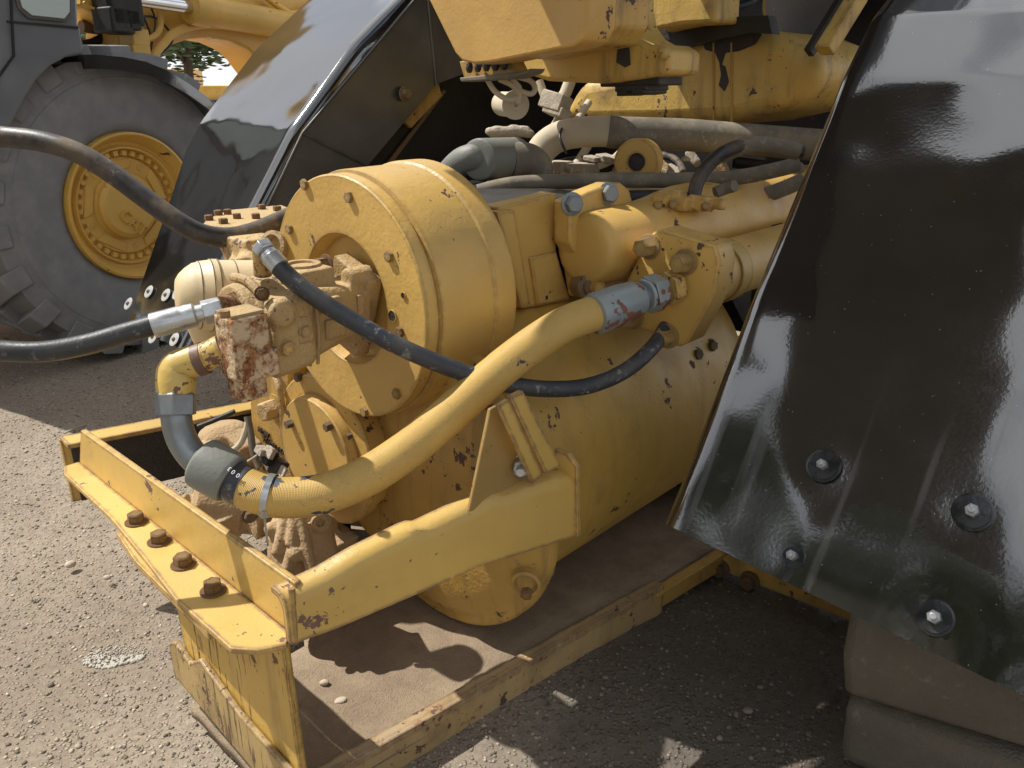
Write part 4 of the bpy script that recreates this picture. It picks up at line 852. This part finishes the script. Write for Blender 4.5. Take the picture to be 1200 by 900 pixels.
b=MB(); b.tube([A(u,v,l=1.085) for u,v in ((697,-20),(697,25),(690,46),(668,58),(620,67),(560,76))],.007,8,5); b.build('dark_box_gap',MGK,ubo)
# terminal under the upper box
tb=MB(); tb.prism([A(u,v,l=1.10) for u,v in ((538,72),(596,64),(605,84),(606,90),(545,96))],(.05,0,0)); tbo=tb.build('terminal_bracket',MYG,m,bevel=.003)
tb=MB(); tb.prism([A(u,v,l=1.06) for u,v in ((538,91),(608,84),(622,80),(618,86),(600,92),(540,96))],(.06,0,0)); tb.build('bracket_lip',MHD,tbo,bevel=.003)
for u,v in ((550,79),(560,78),(570,77),(581,76),(591,75)):
    b=MB(); b.ball((0,0,0),.013,(.8,.8,1.25),12); o=b.build('terminal_knob',MGK,tbo); o.location=A(u,v,l=1.085)
for pth in ([(571,93),(580,107),(594,116),(606,115),(609,104),(600,93)],[(585,93),(600,100),(608,110),(606,122)],[(606,90),(622,95),(627,104),(622,110),(608,106)]):
    pipe([(u,v,2.2) for u,v in pth],.0075,MHP,'wire_loop',n=10)
b=MB(); p=A(604,123,d=2.3); b.lathe(p,(-.5,-.8,0),[(-.14,.035),(-.005,.035),(-.004,.040),(.003,.040),(.003,.016),(.006,.015),(.006,.006),(-.003,.005)],28); b.build('tube_end_disc',MHP,m)
# big rear yellow case
yc=MB(); ypx=[(654,138),(668,112),(682,92),(770,75),(820,36),(868,33),(905,36),(940,50),(968,72),(955,100),(935,125),(905,133),(850,146),(770,148),(690,148)]
yc.prism([A(u,v,l=1.95) for u,v in ypx],(.55,0,0)); yco=yc.build('rear_case',MYT,m,bevel=.055)
yco.modifiers['b'].segments=4
for u in (836,857):
    b=MB(); b.tube([A(u,50,l=1.947),A(u,100,l=1.947),A(u,147,l=1.947)],.003,8,3); b.build('case_seam',MYG,yco)
gp=MB(); gp.prism([A(u,v,l=1.948) for u,v in ((765,56),(790,58),(806,52),(822,45),(826,58),(838,62),(845,78),(850,62),(866,60),(885,52),(893,40),(870,30),(800,25),(762,30))],(.002,0,0)); gp.build('grease_stain',MGK,yco)
gp=MB(); gp.prism([A(u,v,l=1.948) for u,v in ((843,74),(850,78),(854,96),(849,107),(842,100),(845,88))],(.002,0,0)); gp.build('grease_stain',MGK,yco)
b=MB(); b.prism([A(u,v,l=1.75) for u,v in ((728,-30),(840,-30),(838,26),(800,28),(775,33),(764,36),(745,30),(732,22))],(.15,0,0)); ubp=b.build('upper_plate',MYT,m,bevel=.01)
b=MB(); b.prism([A(u,v,l=1.745) for u,v in ((733,25),(752,25),(765,36),(780,34),(785,46),(760,52),(745,44))],(.003,0,0)); b.build('grease_stain',MGK,ubp)
b=MB(); b.prism([A(u,v,l=1.88) for u,v in ((745,25),(900,18),(905,40),(880,38),(820,50),(800,56),(762,56))],(.05,0,0)); b.build('oily_gap_plate',MDK,m)
pipe([(800,-6,2.6),(815,-2,2.6),(838,4,2.6),(860,8,2.6),(880,2,2.6),(893,-10,2.6)],.013,MHG,'upper_hose_loop'); pipe([(760,-2,2.55),(800,-1,2.57),(840,0,2.6),(870,-8,2.6)],.010,MHG,'upper_hose_loop')
b=MB(); p=A(918,4,d=2.9); b.lathe(p+V((.3,.05,.0)),(-1,-.2,0),[(0,.09),(.28,.09),(.30,.086),(.30,.001)],36); cy=b.build('round_cap',MYT,m); bolt(cy,p+V((-.01,.0,-.02)),(-1,-.2,0),.045,MY,washer=0)
b=MB(); b.prism([A(u,v,l=2.4) for u,v in ((895,-20),(1000,-20),(950,85),(900,45))],(.03,0,0)); b.build('grey_backing_plate',MGR,m)
b=MB(); b.bar(A(1018,-25,d=2.3),A(966,60,d=2.3),.05,.04); b.build('diagonal_bar',MYT,m,bevel=.004)
b=MB(); b.bar(A(1002,-25,d=2.35),A(948,62,d=2.35),.02,.03); b.build('black_seal_strip',MDK,m)
# ============================================================ elbow at the pump, then the large yellow hose
el=MB(); e0=A(262,408,d=1.47); e1=A(238,420,d=1.47); e2=A(214,428,d=1.47); e3=A(206,448,d=1.47); e4=A(206,466,d=1.47)
el.tube([e1+(e0-e1)*.2,e2,A(207,436,d=1.47),e3,e4],[.027,.031,.034,.035,.032],28,8); elo=el.build('elbow_fitting',MEL,m,ang=60,label='yellow elbow with chipped paint at the pump inlet')
b=MB(); b.cyl(e0,e1,.0265,n=28); b.build('threaded_neck',MEL,elo)
b=MB(); b.lathe(e1+(e1-e0)*.05,(e2-e1),[(-.006,.03),(.010,.0305),(.012,.026)],28); b.build('neck_collar',paint('dark_red_primer',base=(.13,.06,.045),chips=.1,grime=.2),elo)
# ---- hoses that can be lifted: things of their own
def hose(name,label,pts,r,mat,n=24,sub=10,body='hose_body'):
    P=[A(u,v,d=d) for u,v,d in pts]; lo=min(P,key=lambda p:p.z)
    rt=root(name,label,'hose',A,lo)
    b=MB(); b.tube([p-lo for p in P],r,n,sub); b.build(body,mat,rt,ang=60)
    return rt,lo,P
def child(b,name,mat,rt,lo,**k):
    b.v=[tuple(V(p)-lo) for p in b.v]; return b.build(name,mat,rt,**k)
yh,lo,P=hose('hydraulic_hose','thick yellow painted hose curving from the pump elbow up to the bolted flange',
  [(262,553,1.475),(280,567,1.47),(310,580,1.465),(345,583,1.47),(385,577,1.48),(430,558,1.50),(475,529,1.525),(515,496,1.55),(552,463,1.58),(590,430,1.61),(630,400,1.645),(665,379,1.68),(705,364,1.715)],.0375,MHY,36,12)
b=MB(); b.tube([A(206,478,d=1.47),A(208,498,d=1.47),A(215,518,d=1.47),A(229,537,d=1.47),A(247,548,d=1.475)],.027,28,8); child(b,'steel_bend',MST,yh,lo,ang=60)
b=MB(); b.hexa(A(206,486,d=1.47),A(206,460,d=1.47)-A(206,486,d=1.47),.066,.042,.5,.1); child(b,'swivel_nut',MST,yh,lo,bevel=.002)
s0=A(234,540,d=1.475); s1=A(272,562,d=1.47); d_=(s1-s0); Ls=d_.length
b=MB(); b.lathe(s0,d_,[(0,.028),(-.002,.038),(.004,.046),(.010,.048),(Ls-.01,.048),(Ls-.004,.047),(Ls,.044),(Ls,.038),(Ls-.012,.037)],56); child(b,'crimp_sleeve',MSL,yh,lo,ang=30)
b=MB(); b.tube([A(266,557,d=1.472),A(280,567,d=1.47),A(288,571,d=1.468)],.0382,36,4); child(b,'bare_cuff',MHG,yh,lo,ang=60)
# printed digits on the cuff
for ch,u,v in (('3',269,549.5),('0',273.5,553),('0',279,557)):
    p=A(u,v,d=1.431); nrm=(M.loc((0,0,H))-p).normalized()+V((-.0,.2,.35)); xdir=-(A(u+5,v+4,d=1.434)-p)
    o=text(ch,yh,p-lo,xdir,nrm,.0115,MWH,.0003,'printed_digit')
tie=A(316,580,d=1.465); td=(A(330,582,d=1.467)-A(302,577,d=1.466)).normalized()
b=MB(); b.lathe(tie-td*.006,td,[(0,.0376),(0,.0392),(.012,.0392),(.012,.0376)],40,cap=False); child(b,'cable_tie',MZN,yh,lo)
b=MB(); q=A(309,600,d=1.445); rbox(b,q,(.008,.010,.007),.2,.2); b.bar(q+V((0,0,-.004)),A(314,640,d=1.46),.004,.0012); child(b,'tie_tail',MSM,yh,lo)
f0_=A(697,368,d=1.705); f1_=A(748,349,d=1.76); f2_=A(778,340,d=1.80); d_=(f1_-f0_); Lf=d_.length
b=MB(); b.lathe(f0_,d_,[(-.004,.040),(-.002,.044),(.006,.045),(Lf*.55,.044),(Lf*.9,.040),(Lf,.036),(Lf+.002,.026)],48); child(b,'crimp_sleeve',MBL,yh,lo,ang=35,label='blue grey fitting with red brown patch')
b=MB(); b.cyl(f1_-d_*.05,f1_+(f2_-f1_)*.5,.027,n=28); child(b,'fitting_neck',MST,yh,lo)
b=MB(); b.lathe(f1_+(f2_-f1_)*.20,(f2_-f1_),[(0,.028),(.001,.036),(.008,.038),(.010,.03)],40); b.hexa(f1_+(f2_-f1_)*.35,(f2_-f1_),.074,.040,.2,.06); child(b,'swivel_nut',MBL,yh,lo,bevel=.002)
b=MB(); b.hexa(f2_+(f2_-f1_)*.1,(f2_-f1_),.070,.030,.3,.02); child(b,'flange_hex',MBY,yh,lo,bevel=.003)
# ---- black hose across the drum
bh,lo,P=hose('black_hose','scuffed black hose sagging from the pump top across the drum and behind the flange',
  [(322,308,1.50),(345,330,1.505),(375,352,1.51),(410,374,1.52),(450,397,1.53),(490,416,1.545),(530,432,1.57),(570,445,1.60),(610,453,1.64),(650,456,1.68),(690,452,1.72),(730,436,1.77),(760,412,1.82),(778,388,1.87),(790,360,1.95)],.0175,MHG,24,10)
b=MB(); c0=A(313,296,d=1.505); c1=A(328,313,d=1.50); b.lathe(c0,(c1-c0),[(0,.012),(.002,.0165),(.010,.0175),(.012,.0195),((c1-c0).length,.0195),((c1-c0).length+.001,.017)],32); child(b,'hose_ferrule',MZN,bh,lo)
b=MB(); c2_=A(306,288,d=1.51); b.hexa(c2_,(c0-c2_),.036,.018,.2,.15); b.cyl(c2_+(c0-c2_)*.5,c0,.013,n=20); child(b,'hose_nut',MZN,bh,lo,bevel=.001)
b=MB(); b.cyl(A(306,288,d=1.512),A(308,322,d=1.54),.017,n=20); b.build('rusty_adapter',MBR,m)
# ---- left upper hose
ha,lo,P=hose('upper_left_hose','long black rubber hose arching from the left edge to behind the drum',
  [(-110,160,1.95),(-50,157,1.94),(0,160,1.93),(50,166,1.92),(95,181,1.92),(135,206,1.93),(175,236,1.94),(212,262,1.95),(240,275,1.97),(270,278,2.0),(300,271,2.04),(330,258,2.10),(360,245,2.2)],.0245,MHU,28,10)
# ---- left lower hose
hl,lo,P=hose('lower_left_hose','black rubber hose with crimped steel end running from the left edge to the pump',
  [(-120,400,1.36),(-60,406,1.38),(0,411,1.40),(50,412,1.41),(100,404,1.43),(145,391,1.45),(183,380,1.465)],.0185,MHB,28,10)
c0=A(178,382,d=1.462); c1=A(228,369,d=1.482); c2_=A(262,361,d=1.50); d_=c1-c0
b=MB(); b.lathe(c0,d_,[(0,.0186),(.001,.0225),(.004,.0232),(.050,.0232),(.056,.0215),(.060,.0225),(d_.length,.0215),(d_.length+.004,.017)],40); child(b,'hose_ferrule',MZN,hl,lo,ang=30)
b=MB(); b.cyl(c1-d_*.05,c1+(c2_-c1)*.35,.0165,n=28); child(b,'ferrule_neck',MZN,hl,lo)
b=MB(); b.hexa(c1+(c2_-c1)*.28,(c2_-c1),.040,(c2_-c1).length*.68,.1,.08); child(b,'swivel_nut',MZN,hl,lo,bevel=.0015)
# ============================================================ loader in the background
g0=ray(187,411); kk=-H/g0.z; LF=Frame((g0.x*kk,g0.y*kk,0),(.515,.857))
ld=root('wheel_loader','yellow and black wheel loader parked behind at left, large tyre with yellow rim','wheel loader',LF)
RT=.77; lc=V((0,0,RT))
ty=tyre('tyre',RT,.58,.365,MTY,MYC,ld,(0,0,RT),(0,-1,0),22,.05)
b=MB()
for r_ in (.54,.62): b.lathe((0,-.012,RT),(0,-1,0),[(-.006,r_+.006),(.002,r_),(-.006,r_-.006)],96,cap=False)
b.build('sidewall_ring',MTY,ty)
rm_=MB(); rm_.lathe((0,.06,RT),(0,-1,0),[(h_,r_*.87) for h_,r_ in [(-.2,.36),(.0,.425),(.065,.418),(.068,.405),(.03,.375),(.0,.365),(-.005,.345),(.012,.335),(.012,.325),(-.03,.315),(-.035,.285),(-.025,.275),(-.03,.20),(-.02,.19),(.0,.185),(.015,.16),(.015,.001)]],96)
rim=rm_.build('wheel_rim',MYC,ld,ang=25)
nb_=MB(); nb_.box((-.013,-.018,-.012),(.013,.018,.012)); nbm=nb_.mesh('rim_cleat',MYC)
for i in range(34):
    a=2*PI*i/34; o=bpy.data.objects.new('rim_cleat',nbm); COL.objects.link(o); o.parent=rim; o.location=(.262*C_(a),.085,RT+.262*S_(a)); o.rotation_euler=(0,-a,0)
for i in range(5):
    a=2*PI*i/5+.4; q=MB(); q.prism([(r_*C_(a+da),.092,RT+r_*S_(a+da)) for r_,da in ((.245,-.38),(.245,.38),(.19,.34),(.19,-.34))],(0,-.012,0)); q.build('hub_pad',MYC,rim,bevel=.004)
for i in range(5):
    a=2*PI*(i+.5)/5+.4; q=MB(); q.lathe((.215*C_(a),.09,RT+.215*S_(a)),(0,-1,0),[(0,.020),(.006,.018),(.006,.006),(.001,.005)],16); q.build('hub_boss',MYC,rim)
text('CAT',rim,(-.005,.045,RT-.085),(1,0,-1.0),(0,-1,0),.085,MYC,.012,'raised_lettering')
LA=LF
def lpanel(pxs,t,th,name,mat,bev=.01,parent=ld):
    b=MB(); b.prism([LA(u,v,t=t) for u,v in pxs],(0,th,0)); return b.build(name,mat,parent,bevel=bev)
arch=[(99,64),(78,67),(60,77),(44,93),(30,115),(14,146)]
cab=lpanel([(-140,-160),(86,-160),(92,28),(95,34)]+arch+[(-10,175),(-140,180)],-.10,.9,'cab_body',MGC,.012)
lpanel([(92,31),(9,24),(9,26.5),(92,34)],-.106,.01,'panel_seam',MDK,0,cab)
lpanel([(9,-60),(11.5,-60),(18,66),(-20,118),(-22,116),(15.5,65)],-.108,.012,'door_seam',MDK,0,cab)
wf=lpanel([(14,-80),(88,-80),(84,20),(78,26),(34,22),(22,10),(14,-20)],-.115,.02,'window_frame',MGR,.004,cab)
lpanel([(20,-80),(83,-80),(82,14),(76,22),(38,18),(27,9),(20,-15)],-.121,.008,'window_pane',MGL,.003,cab)
gm=MB(); rings=[]
for (u,v) in ((97,64),(115,64),(145,67),(170,72),(195,82),(220,97),(242,113),(256,130)):
    p=LA(u,v,t=-.12); rings.append([p,p+V((0,.62,0)),p+V((0,.62,-.03)),p+V((0,.02,-.03)),p+V((0,.015,-.06)),p+V((0,0,-.06))])
gm.loft(rings); gm.build('mudguard',MGF,ld,ang=50)
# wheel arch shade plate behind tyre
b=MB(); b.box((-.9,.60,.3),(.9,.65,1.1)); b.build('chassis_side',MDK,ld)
b=MB(); b.box((-3.6,.66,.5),(1.2,1.9,1.0)); b.build('chassis',MYC,ld,bevel=.02)
armpx=[(96,-200),(96,8),(110,16),(140,36),(138,74),(150,80),(183,82),(187,70),(194,60),(206,51),(222,46),(245,44),(270,48),(292,58),(304,70),(318,90),(460,80),(460,-200)]
arm=lpanel(armpx,.34,.30,'lift_arm',MYC,.015)
def lp_(pts,r,mat,name,t=.28,parent=ld): 
    b=MB(); b.tube([LA(u,v,t=t) for u,v in pts],r,12,6); return b.build(name,mat,parent,ang=60)
cyl_=MB(); cyl_.cyl(LA(243,12,t=.22),LA(420,45,t=.22),.078,n=32); cb_=cyl_.build('hydraulic_cylinder',MYC,ld)
b=MB(); b.cyl(LA(130,-5,t=.22),LA(226,9,t=.22),.034,n=24); b.build('chrome_rod',MCH,cb_)
b=MB(); b.lathe(LA(222,8.5,t=.22),(LA(243,12,t=.22)-LA(222,8.5,t=.22)),[(0,.04),(.0,.085),(.05,.09),(.12,.09),(.13,.08)],28); b.build('cylinder_gland',MYC,cb_)
lp_([(178,78),(180,66),(194,48),(205,38),(228,30),(255,29),(300,36),(330,42)],.022,MYC,'hard_pipe'); lp_([(164,47),(178,44),(187,34),(188,12),(187,6)],.018,MYC,'hard_pipe',.3); lp_([(310,-5),(330,10),(345,16),(370,8),(400,0)],.02,MYC,'hard_pipe')
lp_([(150,8),(162,12),(172,28),(178,50),(172,70)],.006,MHB,'thin_hose',.30); lp_([(160,20),(180,20),(195,32),(202,48),(190,62),(178,66)],.006,MHB,'thin_hose',.31); lp_([(165,2),(176,8),(182,24),(180,40)],.005,MHB,'thin_hose',.3)
lp_([(98,2),(104,8),(115,10),(128,4),(140,0)],.006,MYC,'thin_hose',.3)
vbk=MB()
for (u,v,a3) in ((138,8,(.09,.08,.09)),(132,24,(.06,.08,.06)),(146,24,(.04,.08,.05)),(128,4,(.05,.06,.05)),(140,33,(.05,.06,.03))): rbox(vbk,LA(u,v,t=.25),a3)
vbk.build('valve_block',MDK,ld,bevel=.01)
for (u,v,a3) in ((157,44,(.05,.06,.04)),(158,62,(.05,.06,.04)),(165,52,(.02,.05,.07)),(165,64,(.02,.05,.05))):
    b=MB(); rbox(b,LA(u,v,t=.28),a3); b.build('pipe_clamp',MYC,arm,bevel=.006)
lp_([(95,31),(110,33),(125,35),(140,33)],.03,MBD,'linkage_bar',.5); lp_([(95,52),(108,50),(120,45),(142,42)],.022,MDK,'linkage_bar',.5); lp_([(95,56),(115,58),(135,60)],.02,MBD,'linkage_bar',.5)
b=MB(); b.prism([LA(u,v,t=.6) for u,v in ((96,-40),(150,-40),(148,20),(122,28),(96,28))],(0,.1,0)); b.build('rear_frame_plate',MYC,ld)
# ============================================================ trees and far yellow machine
def leafmat(name,c1,c2):
    s=NT(name); c=s.mix(s.ramp(s.noise(1.3,4),.3,.7),c1,c2); s.set(s.b.inputs['Base Color'],c); s.b.inputs['Roughness'].default_value=.6
    try: s.b.inputs['Transmission Weight'].default_value=0
    except: pass
    return s.m
ML=leafmat('pine_foliage',(.075,.11,.04),(.15,.20,.08)); MBK2=plain('bark',(.12,.08,.055),.9,0,.02)
def tree(u,dist,h,cr,label,seed,low=.32,nl=2600,name='tree'):
    r=random.Random(seed); x=(u-600)/F*dist*1.0; o=bpy.data.objects.new(name,None); COL.objects.link(o); o.location=(x,dist,0); o['label']=label; o['category']='tree'; o['group']='trees beyond the parked machines'
    tb=MB(); tb.tube([(0,0,0),(.1,.05,h*.3),(-.05,.1,h*.6),(.05,0,h*.92)],[h*.016,h*.013,h*.009,h*.004],10,5); tk_=tb.build('trunk',MBK2,o)
    lv=MB(); br=MB()
    for i in range(34):
        zf=low+(1-low)*(i+.5)/34*.96; z0=zf*h; a=r.random()*2*PI; L=cr*(1.05-.75*abs(zf-.62)/.5)*(.55+.55*r.random())
        e=V((L*C_(a),L*S_(a),z0+L*.28+r.uniform(-.1,.3))); s0=V((0,0,z0-.25*L*.5)); mid=s0.lerp(e,.5)+V((r.uniform(-.15,.15),r.uniform(-.15,.15),.1))
        br.tube([s0,mid,e],[h*.005,h*.0035,h*.0012],5,3)
        for c in range(7):
            f=.35+.7*r.random(); cpos=s0.lerp(e,min(1.05,f))+V((r.gauss(0,.3),r.gauss(0,.3),r.gauss(0.05,.16)))*cr*.22
            rad=cr*(.10+.11*r.random())
            for k in range(70):
                d=V((r.gauss(0,1),r.gauss(0,1),r.gauss(0,.55))); p=cpos+d*rad*.62
                s_=cr*.021*(.7+.8*r.random()); ax=V((r.gauss(0,1),r.gauss(0,1),r.gauss(0,1))).normalized(); x_,y_,_=frame_of(ax)
                lv.add([p-x_*s_*1.6,p+y_*s_*.45,p+x_*s_*1.6,p-y_*s_*.45],[(0,1,2,3)])
    bo_=br.build('limbs',MBK2,o); lv_=lv.build('crown',ML,o)
tree(243,26,9.5,4.0,'open crowned pine with thin trunk seen through the loader arm arch',4,.20)
tree(116,20,6.5,2.8,'light green bushy tree glimpsed between loader cab and lift arm',9,.12)
fy=root('distant_dozer','small yellow machine far off beside the pine trunk','machine',Frame((-13.5,36,0),(1,.1)))
b=MB(); b.box((-2.5,0,.5),(2.2,2,1.35)); b.box((-1.2,.2,1.35),(.2,1.8,2.0)); b.build('body',MYC,fy,bevel=.05)
b=MB(); b.prism([(-2.6,-.2,.1),(2.3,-.2,.1),(2.6,-.2,.45),(2.2,-.2,.8),(-2.4,-.2,.8),(-2.8,-.2,.45)],(0,.45,0)); b.build('track',MDK,fy,bevel=.04)

def tree_at(x,y,h,cr,label,seed,low):
    u=600+F*x/y if y>0 else 0
    tree(600,1,h,cr,label,seed,low); o=[q for q in bpy.data.objects if q.get('label')==label][0]; o.location=(x,y,0)
tree_at(-9.5,-3.2,9.5,3.4,'tall dark tree ahead of the machine mirrored in the near black fender',21,.15)
tree_at(-9.0,-6.4,11.0,3.8,'taller dark tree ahead of the machine between the two mirrored in the near fender',25,.1)
tree_at(-6.6,-9.8,11.0,4.0,'broad dark tree behind the photographer mirrored in the lower black fender',22,.1)
tree_at(-17,5.5,9.0,3.6,'tall tree beyond the yard mirrored in the far black fender',23,.12)
tree_at(-20,12.5,8.0,3.4,'lower tree past the loader mirrored in the far black fender',24,.12)
